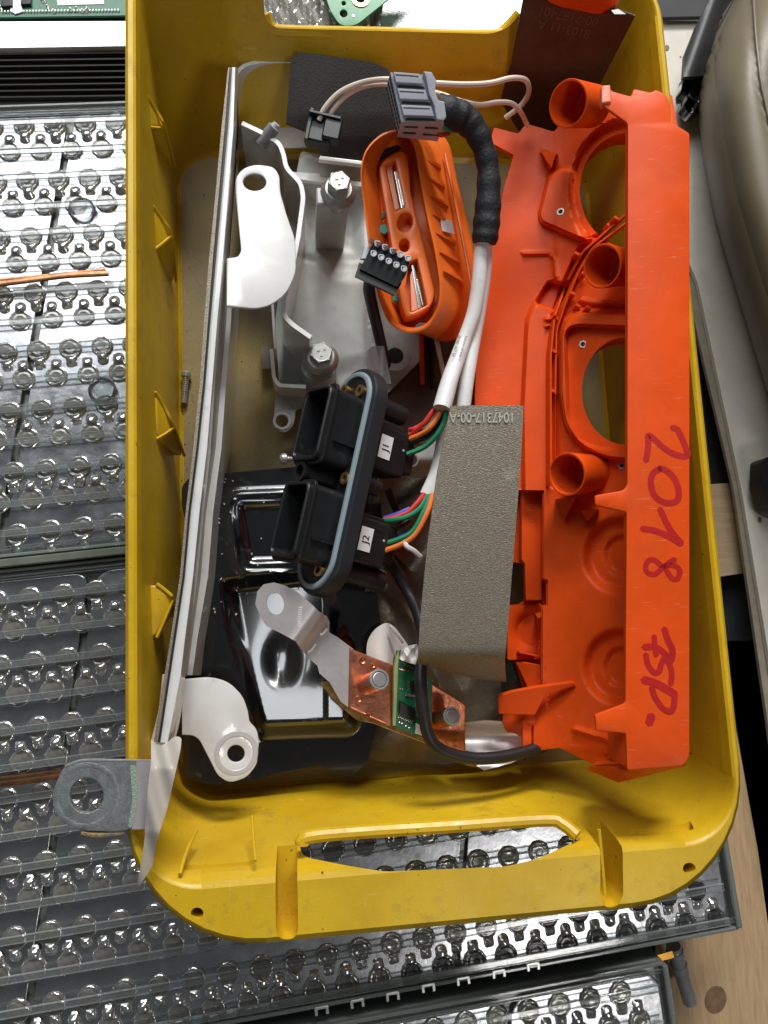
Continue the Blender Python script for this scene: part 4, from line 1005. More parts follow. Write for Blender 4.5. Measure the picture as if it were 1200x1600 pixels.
tube('cable', [(578, 438, 1.15), (577, 455, 1.05), (582, 480, .9), (590, 515, .75), (597, 545, .62), (604, 575, .5)], .046, M['blackcable'], tb, n=12)
relief('tape_flag', [(592, 540), (600, 541), (609, 585), (611, 600), (583, 600), (572, 570), (571, 552), (580, 542)], lambda x, y: .84+.02*np.sin(x/6), 5, .006, M['tape'], tb)

# ------------------------------------------------------------------ harness: grey connector, taped trunk, white cables, plugs
hs = thing('wiring_harness', 'wiring harness from the grey many pin connector down to plugs J1 and J2', 'wiring harness', P(700, 400, .8))
ga_ = [(610, 113, 1.62), (664, 117, 1.60), (694, 192, 1.50), (627, 190, 1.52)]
gb_ = [(603, 140, 1.30), (664, 146, 1.28), (684, 221, 1.22), (621, 214, 1.24)]
hexa('grey_connector', ga_, gb_, M['grey'], hs)
pc = Plane((611, 114, 1.625), (664, 118, 1.605), (692, 190, 1.505))
for k in range(3):
    f0 = k/3+.015; f1 = f0+.215
    def q(u, f): 
        a = np.array([610, 113])*(1-f)+np.array([627, 190])*f; b2 = np.array([664, 117])*(1-f)+np.array([694, 192])*f
        return tuple(a*(1-u)+b2*u)
    slab('connector_rib', [q(.06, f0), q(.80, f0), q(.80, f1), q(.06, f1)], pc, .03, M['grey'], hs, lift=.028, b=.006)
    slab('rib_groove', [q(.10, f0+.05), q(.74, f0+.05), q(.74, f0+.075), q(.10, f0+.075)], pc, .003, M['greydark'], hs, lift=.029, b=0)
    slab('rib_groove', [q(.16, f1+.02), q(.84, f1+.02), q(.84, f1+.075), q(.10, f1+.075)], pc, .003, M['greydark'], hs, lift=.003, b=0)
slab('clip_bar', [(659, 115, 2), (672, 116, 3), (680, 130, 2), (677, 146, 2), (683, 160, 2), (692, 162, 2), (695, 186, 2), (691, 192, 2), (680, 190, 2), (676, 168, 2), (668, 150, 2), (664, 128, 2)], pc, .05, M['grey'], hs, lift=.045, b=.008)
for i in range(3):          # pin cavities on the mating face
    for j in range(11):
        u = (i+.5)/3; f = (j+.6)/11.2
        a = np.array(ga_[0])*(1-f)+np.array(ga_[3])*f; b2 = np.array(gb_[0])*(1-f)+np.array(gb_[3])*f; p = a*(1-u)+b2*u
        c_ = Vector(P(*p)); e1_ = (Vector(P(*ga_[3]))-Vector(P(*ga_[0]))).normalized(); e2_ = (Vector(P(*gb_[0]))-Vector(P(*ga_[0]))).normalized()
        MB().add(*boxgeo(c_, e1_, e2_, e1_.cross(e2_).normalized(), .010, .020, .006)).build('pin_cavity', M['greydark'], hs, ang=0)
for (a, b2) in ((.10, .42), (.58, .92)):
    for f in (.30, .68):
        e = lambda u, v: tuple(np.array(ga_[3])*(1-u)*(1-v)+np.array(ga_[2])*u*(1-v)+np.array(gb_[3])*(1-u)*v+np.array(gb_[2])*u*v)
        c_ = Vector(P(*e((a+b2)/2, f))); x_ = (Vector(P(*ga_[2]))-Vector(P(*ga_[3]))).normalized(); y_ = (Vector(P(*gb_[3]))-Vector(P(*ga_[3]))).normalized()
        MB().add(*boxgeo(c_, x_, y_, x_.cross(y_).normalized(), .05, .008, .006)).build('rib_groove', M['greydark'], hs, ang=0)
tube('green_lead', [(690, 196, 1.40), (697, 201, 1.38), (706, 204, 1.33)], .018, M['green'], hs, n=8)
tube('red_lead', [(684, 210, 1.34), (692, 211, 1.32), (702, 208, 1.28)], .018, M['red'], hs, n=8)
rs = lambda t: .105+.012*math.sin(t*9)+.004*math.sin(t*61)-.014*t
tube('taped_trunk', [(682, 170, 1.40), (702, 176, 1.40), (728, 188, 1.36), (748, 214, 1.32), (762, 258, 1.25), (763, 310, 1.18), (760, 350, 1.12), (757, 380, 1.08)], rs, M['sleeve'], hs, n=22, sub=10)
for k, (x, y, z) in enumerate(((706, 178, 1.42), (740, 203, 1.35), (763, 262, 1.26), (763, 325, 1.16))):
    pass
tube('white_cable', [(755, 372, 1.06), (751, 400, 1.04), (748, 440, 1.0), (740, 490, .94), (722, 540, .90), (704, 590, .98), (690, 640, 1.05)], lambda t: .058+.012*sst((t-.6)/.4), M['cablew'], hs, n=18)
tube('white_cable', [(758, 372, 1.02), (757, 420, .96), (749, 480, .88), (740, 530, .84), (730, 590, .84), (722, 650, .84), (712, 720, .84)], .058, M['cablew'], hs, n=18)
tube('white_cable', [(700, 640, .86), (692, 700, .84), (684, 740, .82), (670, 775, .80)], lambda t: .058+.016*t, M['cablew'], hs, n=18, flat=.6)
# print on the cable
def onc(p): return Vector(P(*p))
ex_ = onc((722, 512, 1.0))-onc((704, 570, 1.0)); 
text('cable_print', '(P) 1041788-00', .034, onc((715, 541, 1.02))+Vector((-.008, 0, .0)), ex_, Vector((-1, 0, .35)), M['ink'], hs, th=.0005, sx=.85)
text('cable_print', 'REV-03 HARNESS', .028, onc((724, 541, 1.02)), ex_, Vector((-1, 0, -.2)), M['ink'], hs, th=.0005, sx=.85)
# coloured wires
def wires(lst, r_):
    for m_, pts in lst: tube({'red': 'red_wire', 'green': 'green_wire', 'orw': 'orange_wire', 'blue': 'blue_wire', 'yelw': 'yellow_wire', 'brw': 'brown_wire', 'cablew': 'white_wire', 'blackcable': 'black_wire'}[m_], pts, r_, M[m_], hs, n=9, sub=5)
wires([('red', [(686, 632, 1.0), (675, 645, 1.0), (664, 660, .98), (655, 668, .95), (640, 680, .9)]),
       ('red', [(690, 634, .9), (672, 655, .85), (650, 669, .93), (640, 672, .9)]),
       ('green', [(692, 636, .92), (676, 660, .9), (660, 674, .92), (650, 676, .9), (640, 678, .85)]),
       ('orw', [(692, 634, 1.02), (684, 652, 1.02), (670, 670, 1.0), (655, 680, .95), (640, 686, .9)]),
       ('yelw', [(690, 636, .88), (680, 664, .86), (664, 686, .85), (640, 702, .82)]),
       ('blackcable', [(695, 634, 1.0), (686, 662, .98), (668, 682, .95), (640, 692, .88)]),
       ('cablew', [(696, 636, .95), (690, 660, .93), (672, 684, .9), (640, 690, .84)]),
       ('yelw', [(684, 670, .86), (662, 690, .85), (638, 700, .84)]),
       ('green', [(698, 634, 1.05), (695, 656, 1.03), (684, 678, 1.0), (664, 698, .95), (636, 710, .9)])], .020)
wires([('red', [(663, 772, .86), (652, 786, .9), (638, 800, .9), (618, 808, .88), (600, 812, .85)]),
       ('blue', [(640, 795, .82), (622, 803, .82), (600, 810, .8)]),
       ('green', [(668, 774, .86), (655, 795, .9), (635, 808, .92), (615, 812, .9), (598, 814, .85)]),
       ('green', [(672, 774, .9), (662, 800, .95), (645, 830, .95), (622, 843, .92), (598, 850, .88)]),
       ('orw', [(676, 772, .92), (668, 800, .98), (650, 834, .98), (628, 850, .95), (602, 860, .9)]),
       ('brw', [(640, 812, .82), (622, 826, .82), (598, 832, .8)]), ('blue', [(640, 832, .8), (618, 840, .8), (598, 842, .8)])], .020)

# ------------------------------------------------------------------ twin header and plugs (local frame)
O_ = Vector(P(524, 748, 1.02)); E1 = Vector(P(563, 575, 1.02))-Vector(P(487, 918, 1.02)); E1.normalize()
up = Vector((0, 0, 1)); lf = up.cross(E1).normalized()       # points left
th_ = math.radians(58); NN = (up*math.cos(th_)+lf*math.sin(th_)).normalized(); E2 = NN.cross(E1).normalized()
if E2.z < 0: E2 = -E2
s_ = (6.4-1.02)/FPX
def HL(e1, e2, n): return O_+E1*(e1*s_)+E2*(e2*s_)+NN*(n*s_)
hd = thing('twin_header', 'black twin socket header on an oval flange with a grey blue seal', 'connector', P(530, 800, .5))
def stad(a, b_, n=16, k=1.0, lobes=0):
    """long oval: half length a, half width b"""
    out = []
    for i in range(n+1): t = math.pi*i/n; out.append((a-b_*k+b_*k*math.sin(t), b_*math.cos(t)))
    for i in range(n+1): t = math.pi*i/n; out.append((-(a-b_*k)-b_*k*math.sin(t), -b_*math.cos(t)))
    return out
HM = lambda h0: (lambda u, v, h: HL(u, v, h0+h))
def hslab(name, o, h0, t, b_, m_, par, holes=()): return slabgeo(o, holes, t, b_, HM(h0)).build(name, m_, par)
FB = 60
hslab('flange', stad(187, FB), 0, 28, 5, M['blackrub'], hd)
hslab('seal', stad(179, FB-9), 5, 8, 2.5, M['seal'], hd, holes=[stad(170, FB-18)[::-1]])
hslab('face_plate', stad(169, FB-19), 2, 5, 1, M['black'], hd)
def shroud(name, c1, par, la=60, wb=38, ln=64, e2=-4):
    def rr(a, b_, r_): return rnd([(c1-a, e2-b_), (c1+a, e2-b_), (c1+a, e2+b_), (c1-a, e2+b_)], r_, 5)
    ro, ri = rr(la, wb, 16), rr(la-7, wb-7, 11)
    R = [[HL(*p, 0) for p in ro], [HL(*p, ln-2) for p in ro], [HL(*p, ln) for p in rr(la-1.5, wb-1.5, 15)], [HL(*p, ln) for p in rr(la-5, wb-5, 12)], [HL(*p, ln-3) for p in ri], [HL(*p, 14) for p in ri]]
    so_ = MB().add(*loft(R)).build(name, M['black'], par)
    hslab('collar', rr(la+5, wb+4, 15), ln-8, 6, 1.5, M['black'], par, holes=[rr(la-2, wb-2, 13)[::-1]])
    for k in range(1):
        for j in range(0): MB().add(*boxgeo(HL(c1-40+j*11.5, e2-8+k*16, 34), E1, E2, NN, 1.6*s_, 1.6*s_, 20*s_)).build('pin', M['greydark'], so_, ang=0)
    hslab('insert', rr(la-16, wb-16, 6), 30, 16, 2, M['black'], par)
    MB().add(*boxgeo(HL(c1-la*.4, e2+wb+2, 22), E1, E2, NN, 1.5*s_, 4*s_, 20*s_)).build('key_rib', M['black'], par, ang=0)
shroud('socket', 72, hd); shroud('socket', -82, hd)
lathe('drain_tube', [(17*s_, 0), (17*s_, 60*s_), (11*s_, 60*s_), (11*s_, 20*s_)], HL(-5, -12, 0), M['black'], hd, axis=NN, n=22)
for (a, b_) in ((150, -24), (143, 22), (-2, 34), (-148, 18)):
    bi_ = lathe('brass_insert', [(10*s_, 0), (10*s_, 5*s_), (5.5*s_, 5*s_), (5*s_, 1*s_)], HL(a, b_, 2), M['brass'], hd, axis=NN, n=18)
    lathe('insert_hole', [(5*s_, 0), (5*s_, .5*s_)], HL(a, b_, 3.4), M['hole'], bi_, axis=NN, n=12)
for (a, b_, ln, r_) in ((135, 14, 64, 17), (-140, 10, 92, 17), (0, 34, 30, 14)):
    lathe('guide_post', [(r_*s_*1.1, 28*s_), (r_*s_, 36*s_), (r_*s_*.96, (30+ln)*s_), (r_*s_*.6, (32+ln)*s_)], HL(a, b_, 0), M['black'], hd, axis=-NN, n=22)
def plug(c1, lab, lb_w, ln):
    hb = lambda name, c, h, b_=3: MB().add(*boxgeo(HL(*c), E1, E2, NN, h[0]*s_, h[1]*s_, h[2]*s_, b_*s_)).build(name, M['black'], hs)
    hb('plug', (c1, 8, -30-ln/2), (36, 28, ln/2)); hb('plug', (c1+4, 8, -30-ln-8), (30, 24, 12)); hb('plug_latch', (c1+22, 34, -34-ln*.4), (3, 3, ln*.35), 1)
    hb('plug_latch', (c1+38, 10, -30-ln*.4), (5, 20, ln*.45), 2)
    c1 += 10; c_ = HL(c1-8, 37, -30-ln*.36); lb_ = MB().add(*boxgeo(c_, E1, NN, E2, 19*s_, 12*s_, .4*s_)).build('label', M['paper'], hs, ang=0)
    text('label_text', lab, .085, HL(c1-8, 37.9, -30-ln*.36), E1, NN, M['ink'], lb_, th=.0005)
    lathe('mark', [(2.4*s_, 0), (2*s_, .6*s_)], HL(c1-2, 36.4, -30-ln*.86), M['grey'], hs, axis=E2, n=8)
plug(66, 'J1', 1, 74); plug(-86, 'J2', 1, 72)
# ------------------------------------------------------------------ ivory wires with the small black plug
o = thing('ivory_wire_lead', 'pair of ivory wires ending in a small black plug on the black fibre sheet', 'wire lead', P(560, 140, 1.0))
tube('wire', [(498, 188, .95), (508, 168, 1.0), (530, 145, 1.06), (562, 130, 1.12), (600, 124, 1.2), (640, 128, 1.2), (680, 130, 1.30), (725, 132, 1.30), (765, 130, 1.28), (800, 122, 1.25), (822, 126, 1.2), (826, 145, 1.12), (814, 165, 1.02), (790, 184, .9)], .021, M['wirew'], o, n=10)
tube('wire', [(512, 190, .93), (520, 172, .98), (540, 150, 1.03), (566, 136, 1.08), (600, 131, 1.12), (650, 138, 1.14), (688, 147, 1.2), (720, 158, 1.2), (750, 164, 1.18), (778, 160, 1.14), (800, 162, 1.08), (814, 176, 1.0), (824, 196, .85)], .020, M['wirew'], o, n=10)
box('plug', P(500, 205, .88), (Vector((.97, -.22, 0)), Vector((.22, .97, 0)), AX[2]), (.10, .13, .06), M['black'], o, .012)
box('plug', P(519, 204, .93), (Vector((.97, -.22, 0)), Vector((.22, .97, 0)), AX[2]), (.07, .10, .05), M['black'], o, .01)
box('plug_latch', P(508, 182, .97), (Vector((.97, -.22, 0)), Vector((.22, .97, 0)), AX[2]), (.13, .012, .03), M['black'], o, .004)
box('plug_latch', P(483, 196, .93), (Vector((.97, -.22, 0)), Vector((.22, .97, 0)), AX[2]), (.015, .14, .03), M['black'], o, .004)

bs = thing('fibre_sheet', 'curved black fibre sheet standing against the far crate wall', 'sheet', P(530, 160, .4))
relief('sheet', [(455, 90), (463, 90), (465, 81), (520, 88), (580, 97), (604, 106), (612, 118), (630, 180), (610, 250), (552, 249), (505, 243), (497, 236), (492, 212), (472, 202), (447, 192)], lambda x, y: np.interp(y, [80, 180, 215, 250], [.95, .78, .70, .60])+.0*x, 7, .02, M['blacksheet'], bs)

# ------------------------------------------------------------------ cast bracket with bolts
br = thing('cast_bracket', 'grey cast aluminium bracket plate with a pale stepped flange under the orange connector', 'bracket', P(520, 420, .2))
def zb(x, y):
    z = .34+0*x
    z = z+.10*sst((sdf(x, y, rnd([(470, 236), (610, 258), (600, 300), (452, 282)], 8))+4)/8)
    z = z+.05*sst((sdf(x, y, rnd([(455, 400), (500, 395), (520, 430), (585, 430), (590, 560), (500, 580), (450, 520)], 20))+14)/28)
    z = z-.10*sst((sdf(x, y, rnd([(480, 300), (560, 300), (560, 400), (480, 400)], 12))+12)/24)
    z = z-.02*np.exp(-(ldist(x, y, [(574, 430), (576, 600)])/1.5)**2)
    return z
relief('plate', [(470, 236), (625, 262), (640, 330), (660, 560), (600, 620), (520, 645), (476, 640), (470, 600), (436, 600), (430, 500), (440, 430), (452, 330)], zb, 6, .03, M['cast'], br, holes=[], r=6)
slab('pale_ledge', [(458, 268), (500, 271), (500, 276), (575, 285), (575, 293), (455, 279)], .50, .05, M['white'], br, b=.006)
slab('pale_ledge', [(500, 243), (565, 251), (565, 257), (498, 249)], .62, .05, M['white'], br, b=.006)
fl_ = rnd([(378, 192), (410, 207), (436, 223), (443, 240), (447, 262), (470, 286), (474, 308), (466, 370), (456, 420), (443, 470), (443, 492), (456, 506), (486, 527)], 8, 3, closed=False)
wall('stepped_flange', fl_, 1.02, .36, .034, M['white'], br)
wall('stepped_flange', [(425, 455), (427, 500), (430, 545)], .62, .2, .02, M['white'], br)
wall('stepped_flange', rnd([(424, 545), (428, 590), (436, 602), (478, 604)], 5, 3, closed=False), .60, .3, .03, M['white'], br)
slab('foot', [(430, 598, 2), (478, 600, 2), (476, 636, 4), (462, 640, 4), (461, 660, 8), (450, 675, 8), (436, 675, 8), (427, 660, 8), (430, 620, 3)], .36, .03, M['cast'], br, holes=[circ(441, 658, 9, 9)], b=.008)
lathe('foot_ring', [(.078, .0), (.075, .012), (.056, .012), (.053, .0)], P(441, 658, .36), M['white'], br, closed=True, n=28)
lathe('ring_tab', [(.135, .0), (.13, .02), (.07, .02), (.065, -.02)], P(617, 557, .52), M['cast'], br, n=28)
lathe('tab_hole', [(.068, .0), (.066, .01)], P(617, 557, .53), M['hole'], br, n=20)
slab('ring_tab', [(580, 535, 4), (632, 538, 8), (630, 575, 8), (585, 580, 4)], .51, .03, M['cast'], br, b=.008)
slab('white_pad', [(407, 540), (427, 538), (428, 575), (410, 577)], .20, .05, M['tape'], br, b=.004)
# post under the upper bolt
w_ = P(520, 300, 1.0)
box('bolt_post', (w_[0], w_[1]-.02, .60), AX, (.125, .07, .38), M['cast'], br, .01)
w_ = P(498, 565, .7)
lathe('bolt_seat', [(.16, .3), (.14, .62)], (w_[0], w_[1], 0), M['cast'], br, n=28)
def bolt(name, label, hx, hy, z, rh, stem, parent=None):
    t = thing(name, label, 'bolt', P(hx, hy, z), 'large hex flange bolts in the cast bracket')
    c = Vector(P(hx, hy, z)); a = .25
    def hexr(r_, zz): return [c+Vector((r_*math.cos(a+math.pi*k/3), r_*math.sin(a+math.pi*k/3), zz)) for k in range(6)]
    hh_ = MB().add(*loft([hexr(rh, -.13), hexr(rh, -.012), hexr(rh*.93, 0)])).build('hex_head', M['bolt'], t, ang=25)
    lathe('head_crown', [(rh*.84, -.003), (rh*.80, .004), (rh*.74, .002)], c, M['bolt'], t, n=28)
    for dx, dy, s2 in ((-.02, .01, .02), (.025, .02, .015), (.0, -.03, .02)): box('head_mark', c+Vector((dx, dy, .005)), AX, (s2*.5, .004, .003), M['bolt'], hh_, 0)
    lathe('washer', [(rh*1.52, -.17), (rh*1.56, -.155), (rh*1.50, -.14), (rh*1.15, -.10)], c, M['bolt'], t, n=36)
    lathe('washer', [(rh*1.45, -.20), (rh*1.48, -.19), (rh*1.44, -.178)], c, M['bolt'], t, n=36)
    if stem: 
        pr_ = []
        for k in range(10): pr_ += [(rh*.78, -.20-k*.018), (rh*.68, -.209-k*.018)]
        lathe('thread', pr_[::-1], c, M['steel'], t, n=20)
    return t
bolt('hex_bolt', 'large hex flange bolt standing on the upper post left of the orange connector', 530, 282, 1.24, .088, True)
bolt('hex_bolt', 'large hex flange bolt directly above the twin header', 502, 550, .90, .092, False)
# threaded stud through the flange end
c = Vector(P(408, 226, .95)); e = Vector(P(430, 197, 1.05)); ax = (e-c).normalized(); L_ = (e-c).length; pr_ = []
for k in range(16): pr_ += [(.052, L_*k/16), (.040, L_*(k+.5)/16)]
t = thing('threaded_stud', 'threaded stud poking through the pale flange near the far left corner', 'stud', c)
lathe('stud', pr_, c, M['steel'], t, axis=ax, n=16)
lathe('stud_tip', [(.036, L_-.01), (.026, L_+.02)], c, M['grey'], t, axis=ax, n=16)

# ------------------------------------------------------------------ glossy black pressed plate
gp = thing('black_pressed_plate', 'glossy black pressed steel plate at the lower left inside the crate', 'steel plate', P(430, 980, .1))
g_hi = rnd([(356, 914), (474, 902), (520, 930), (560, 1080), (548, 1136), (405, 1142), (384, 1060)], 10)
g_in = rnd([(300, 760), (570, 745), (570, 905), (318, 912)], 20)
def zp(x, y):
    z = .42+0*x
    # embossed rounded frame in the upper half
    d = sdf(x, y, rnd([(352, 772), (620, 760), (620, 890), (372, 898)], 26))
    z = z+.035*np.exp(-((d-2)/6.)**2)+.025*np.exp(-((d-15)/5.)**2)-.015*sst((d-18)/10)
    z = z+.035*np.exp(-(((x-368)/11.)**2+((y-830)/34.)**2)**2)
    # sloping bright panel
    s = sdf(x, y, g_hi); W_ = sst((s+14)/28)
    tilt = (1142-y)/230.
    z = z+W_*(-.20+.42*(y-910)/230.+.10*(x-400)/150.)
    r_ = np.hypot((x-440)/24., (y-1030)/38.)
    z = z-.05*np.exp(-r_**2.5)*W_
    z = z+.02*sst((x-505)/8)*W_
    z = z-.04*np.exp(-(ldist(x, y, [(352, 912), (360, 980), (384, 1060), (404, 1150)])/7)**2)
    z = z+.25*sst((1120-y)/600)*0
    return z
relief('plate', [(322, 742), (455, 730), (560, 726), (585, 900), (600, 1010), (590, 1120), (575, 1190), (548, 1215), (500, 1196), (440, 1206), (405, 1216), (330, 1226), (286, 1214), (285, 1150), (300, 1040), (310, 900), (284, 790), (284, 760), (300, 742)], zp, 4, .03, M['gloss'], gp, r=6, ang=70)
crumb = mat('pale_crumb', (.5, .46, .38), .8)
rr_ = random.Random(11)
for k in range(26):
    x = rr_.uniform(330, 470); y = rr_.uniform(745, 960)
    if k > 18: x = rr_.uniform(318, 352)
    q = circ(x, y, rr_.uniform(.8, 2.2), rr_.uniform(.6, 1.6), 6, rr_.random()*3)
    slab('crumb', q, float(zp(np.array([x]), np.array([y]))[0])+.012, .012, crumb, gp, b=.0)

# ------------------------------------------------------------------ tarnished sheets on the crate floor
o = thing('tarnished_tray', 'tarnished brown metal tray under the header and the grained sheet', 'metal tray', P(650, 950, .1))
def zt(x, y): return .22+.06*np.exp(-(ldist(x, y, [(600, 900), (660, 990), (690, 1080)])/14)**2)+.05*np.exp(-(ldist(x, y, [(548, 935), (552, 1150)])/6)**2)+.04*np.sin(x/30.+y/45.)
relief('tray', [(545, 800), (700, 700), (800, 700), (830, 900), (840, 1150), (700, 1195), (560, 1188), (548, 1100)], zt, 8, .02, M['duskmetal'], o, r=10)
for q, z in (([(572, 912), (606, 912), (606, 924), (570, 924)], .45), ([(560, 868), (600, 866), (600, 876), (575, 880)], .6)): slab('pale_patch', q, z, .02, M['tape'], o, b=.003)
o = thing('dark_tray', 'dark metal tray between the orange connector and the plug J1', 'metal tray', P(680, 580, .1))
slab('tray', [(600, 520), (745, 500), (745, 700), (640, 760), (590, 700)], .30, .03, M['darksheet'], o, b=.01)
slab('rib', [(655, 520), (662, 520), (664, 600), (657, 600)], .36, .05, M['orange'], o)
slab('rib', [(672, 520), (676, 520), (678, 605), (674, 605)], .36, .05, M['blackrub'], o)
tube('ivory_wire', [(680, 520, .55), (688, 560, .55), (696, 600, .5), (704, 640, .45)], .020, M['wirew'], o, n=8)
o = thing('ring_terminal', 'grey rounded bracket end with a dark hole below the coloured wires of J1', 'bracket', P(650, 720, .3))
relief('tab', rnd([(625, 700), (660, 690), (700, 660), (700, 700), (676, 740), (650, 748), (628, 738)], 12), lambda x, y: .58-.12*sst((y-715)/30), 4, .03, M['cast'], o, holes=[circ(645, 719, 10, 8)])
lathe('ring', [(.06, 0), (.058, .012), (.045, .012), (.043, 0)], P(643, 719, .6), M['steel'], o, closed=True, n=24)
relief('dark_body', rnd([(590, 730), (640, 745), (700, 700), (700, 860), (650, 900), (600, 850)], 16), lambda x, y: .36+.05*np.sin(x/16.+y/22.), 6, .03, M['duskmetal'], o)
o = thing('black_pipe_clip', 'black rubber clip on the tray beside the lower plug', 'clip', P(620, 770, .4))
tube('clip', [(586, 735, .72), (580, 770, .70), (572, 800, .62)], .03, M['blackrub'], o, n=10)
tube('clip', [(606, 765, .55), (616, 790, .5), (630, 815, .42)], .03, M['blackrub'], o, n=10)

# ------------------------------------------------------------------ white moulded disc
o = thing('white_disc', 'white moulded disc with a folded wing behind the green sensor board', 'plastic disc', P(605, 1010, .4))
relief('disc', rnd([(572, 1022), (574, 1000), (586, 982), (604, 972), (616, 978), (632, 1000), (640, 1012), (622, 1016), (614, 1028), (614, 1060), (580, 1052)], 10), lambda x, y: .60+.10*np.exp(-((x-y*.0-596)/26.)**2)-.04*sst((x-604)/14), 3.5, .02, M['whiteplastic'], o)
tube('bright_edge', [(609, 977, .74), (620, 990, .72), (630, 1004, .68)], .012, M['white'], o, n=7)

# ------------------------------------------------------------------ shunt: tinned arm, copper blocks, board
sh = thing('current_shunt', 'copper current shunt with a tinned arm, two studs and a small green board', 'current shunt', P(600, 1080, .5))
p1 = Plane((420, 930, 1.10), (460, 990, 1.02), (490, 950, 1.0))
p2 = Plane((500, 1000, .98), (540, 1100, .84), (545, 1020, .80))
def slope(zf, name, px, m_, t=.045, holes=(), r=0, **k): relief(name, rnd(px, r) if r else px, zf, 4, t, m_, sh, holes=holes, **k)
def zarm(x, y):
    d = (x-400)*.72+(y-915)*.52           # along the arm
    z = np.interp(d, [0, 78, 86, 100, 112, 160], [1.14, 1.08, 1.07, 1.02, .88, .86])
    return z
slope(zarm, 'tinned_arm', [(399, 944), (402, 924), (412, 913), (428, 910), (446, 915), (466, 926), (488, 945), (498, 955), (511, 963), (515, 972), (514, 988), (528, 996), (552, 1014), (545, 1106), (532, 1096), (515, 1066), (499, 1052), (496, 1040), (484, 1030), (470, 1014), (462, 1002), (440, 990), (416, 978), (408, 966)], M['tin'], .05, [circ(430, 943, 13.5, 17.5, 24, -.25)], ang=40)
for k in range(13):
    x = 470+.3*k+(1 if k % 2 else -1)*.0; y = 949+k*2.8; z = float(zarm(np.array([x]), np.array([y]))[0])
    box('stamped_mark', P(x-k*.55, y, z+.002), (Vector((.98, .1, 0)), Vector((-.1, .98, 0)), AX[2]), (.016, .0035, .004), M['white'], sh, 0)
pcz = Plane((548, 1014, .88), (620, 1043, .80), (545, 1106, .88))
cb_ = slab('copper_block', [(547, 1012, 2), (560, 1018), (622, 1042, 2), (612, 1137, 2), (580, 1122), (545, 1107, 3)], pcz, .10, M['copper'], sh, b=.014)
slab('amber_edge', [(500, 1066, 2), (512, 1082), (536, 1108), (560, 1126), (585, 1131), (612, 1142), (660, 1160), (730, 1196), (760, 1203), (757, 1195), (700, 1165), (612, 1130), (545, 1098), (520, 1062)], Plane((510, 1080, .72), (610, 1140, .66), (700, 1180, .60)), .05, M['kapton'], sh, b=.006)
for (x, y, r_) in ((566, 1032, .022), (583, 1040, .015), (592, 1048, .018), (560, 1092, .02), (577, 1117, .018)):
    lathe('dimple', [(r_*1.3, 0), (r_*1.1, .007), (r_*.8, .002), (r_*.2, -.001)], pcz.at((x, y)), M['copper'], cb_, axis=pcz.n, n=14)
pb_ = Plane((618, 1016, .86), (613, 1130, .80), (668, 1155, .72))
slab('circuit_board', [(617, 1015, 1), (628, 1016, 1), (652, 1036), (672, 1062, 2), (672, 1156, 2), (640, 1144), (612, 1132, 1)], pb_, .025, M['pcb'], sh, b=.004, lift=.045)
slab('board_edge', [(613, 1040), (618, 1016), (620, 1017), (615, 1132), (611, 1131)], pb_, .03, mat('board_edge', (.35, .42, .16), .5), sh, b=.002, lift=.046)
def comp(name, px, m_, h_=.03): slab(name, px, pb_, h_, m_, sh, b=.003, lift=.045+h_)
comp('chip', [(620, 1093), (643, 1103), (642, 1121), (619, 1112)], M['black'], .035)
comp('chip', [(637, 1061), (650, 1065), (650, 1082), (638, 1078)], M['black'], .03)
for k in range(9): comp('chip_leg', [(619.5+k*2.5, 1114+k*1.1), (621+k*2.5, 1114.6+k*1.1), (619.5+k*2.5, 1119+k*1.1), (618+k*2.5, 1118.4+k*1.1)], M['solder'], .008)
for k in range(7): comp('chip_leg', [(632.5, 1062+k*2.4), (637, 1063+k*2.4), (637, 1064.2+k*2.4), (632.5, 1063.2+k*2.4)], M['solder'], .008)
comp('capacitor', [(620, 1041), (630, 1043), (630, 1047), (620, 1044)], M['solder'], .012); comp('capacitor', [(624, 1042), (629, 1043.5), (629, 1046), (624, 1045)], M['brass'], .016)
comp('capacitor', [(629, 1081), (640, 1083), (640, 1087), (629, 1085)], M['solder'], .012); comp('capacitor', [(641, 1083), (649, 1086), (648, 1088), (641, 1086)], M['grey'], .012)
for (x, y) in ((619, 1034), (629, 1036), (633, 1038), (637, 1040), (641, 1042), (645, 1044), (634, 1046), (646, 1053), (651, 1092), (646, 1107), (650, 1110), (654, 1113), (648, 1114), (657, 1121), (659, 1128), (661, 1141), (662, 1061), (664, 1065), (663, 1072), (656, 1073), (622, 1074), (626, 1075), (646, 1098)):
    comp('solder_pad', circ(x, y, 1.3, 1.0, 7), M['solder'], .006)
for (x, y) in ((621, 1125), (625, 1127), (631, 1131), (636, 1134)): comp('gold_pad', [(x-1.4, y-2), (x+1.6, y-1.4), (x+1.2, y+2), (x-1.4, y+1.4)], M['solder'], .006)
comp('board_label', [(646, 1127), (659, 1133), (658, 1148), (645, 1143)], M['paper'], .004)
relief('glue_blob', rnd([(625, 1030), (630, 1014), (640, 1010), (655, 1006), (656, 1040), (640, 1036), (628, 1032)], 6), lambda x, y: .98+.03*np.sin(x/3.)*np.sin(y/4.), 3, .08, M['whiteplastic'], sh)
pc2 = Plane((668, 1075, .74), (728, 1100, .66), (670, 1155, .68))
slab('copper_block', [(664, 1060, 2), (728, 1100, 3), (728, 1182, 3), (700, 1172), (664, 1156, 2)], pc2, .10, M['copper'], sh, b=.014)
lathe('dimple', [(.025, 0), (.02, .006), (.014, .002)], pc2.at((712, 1162)), M['copper'], sh, axis=pc2.n, n=14)
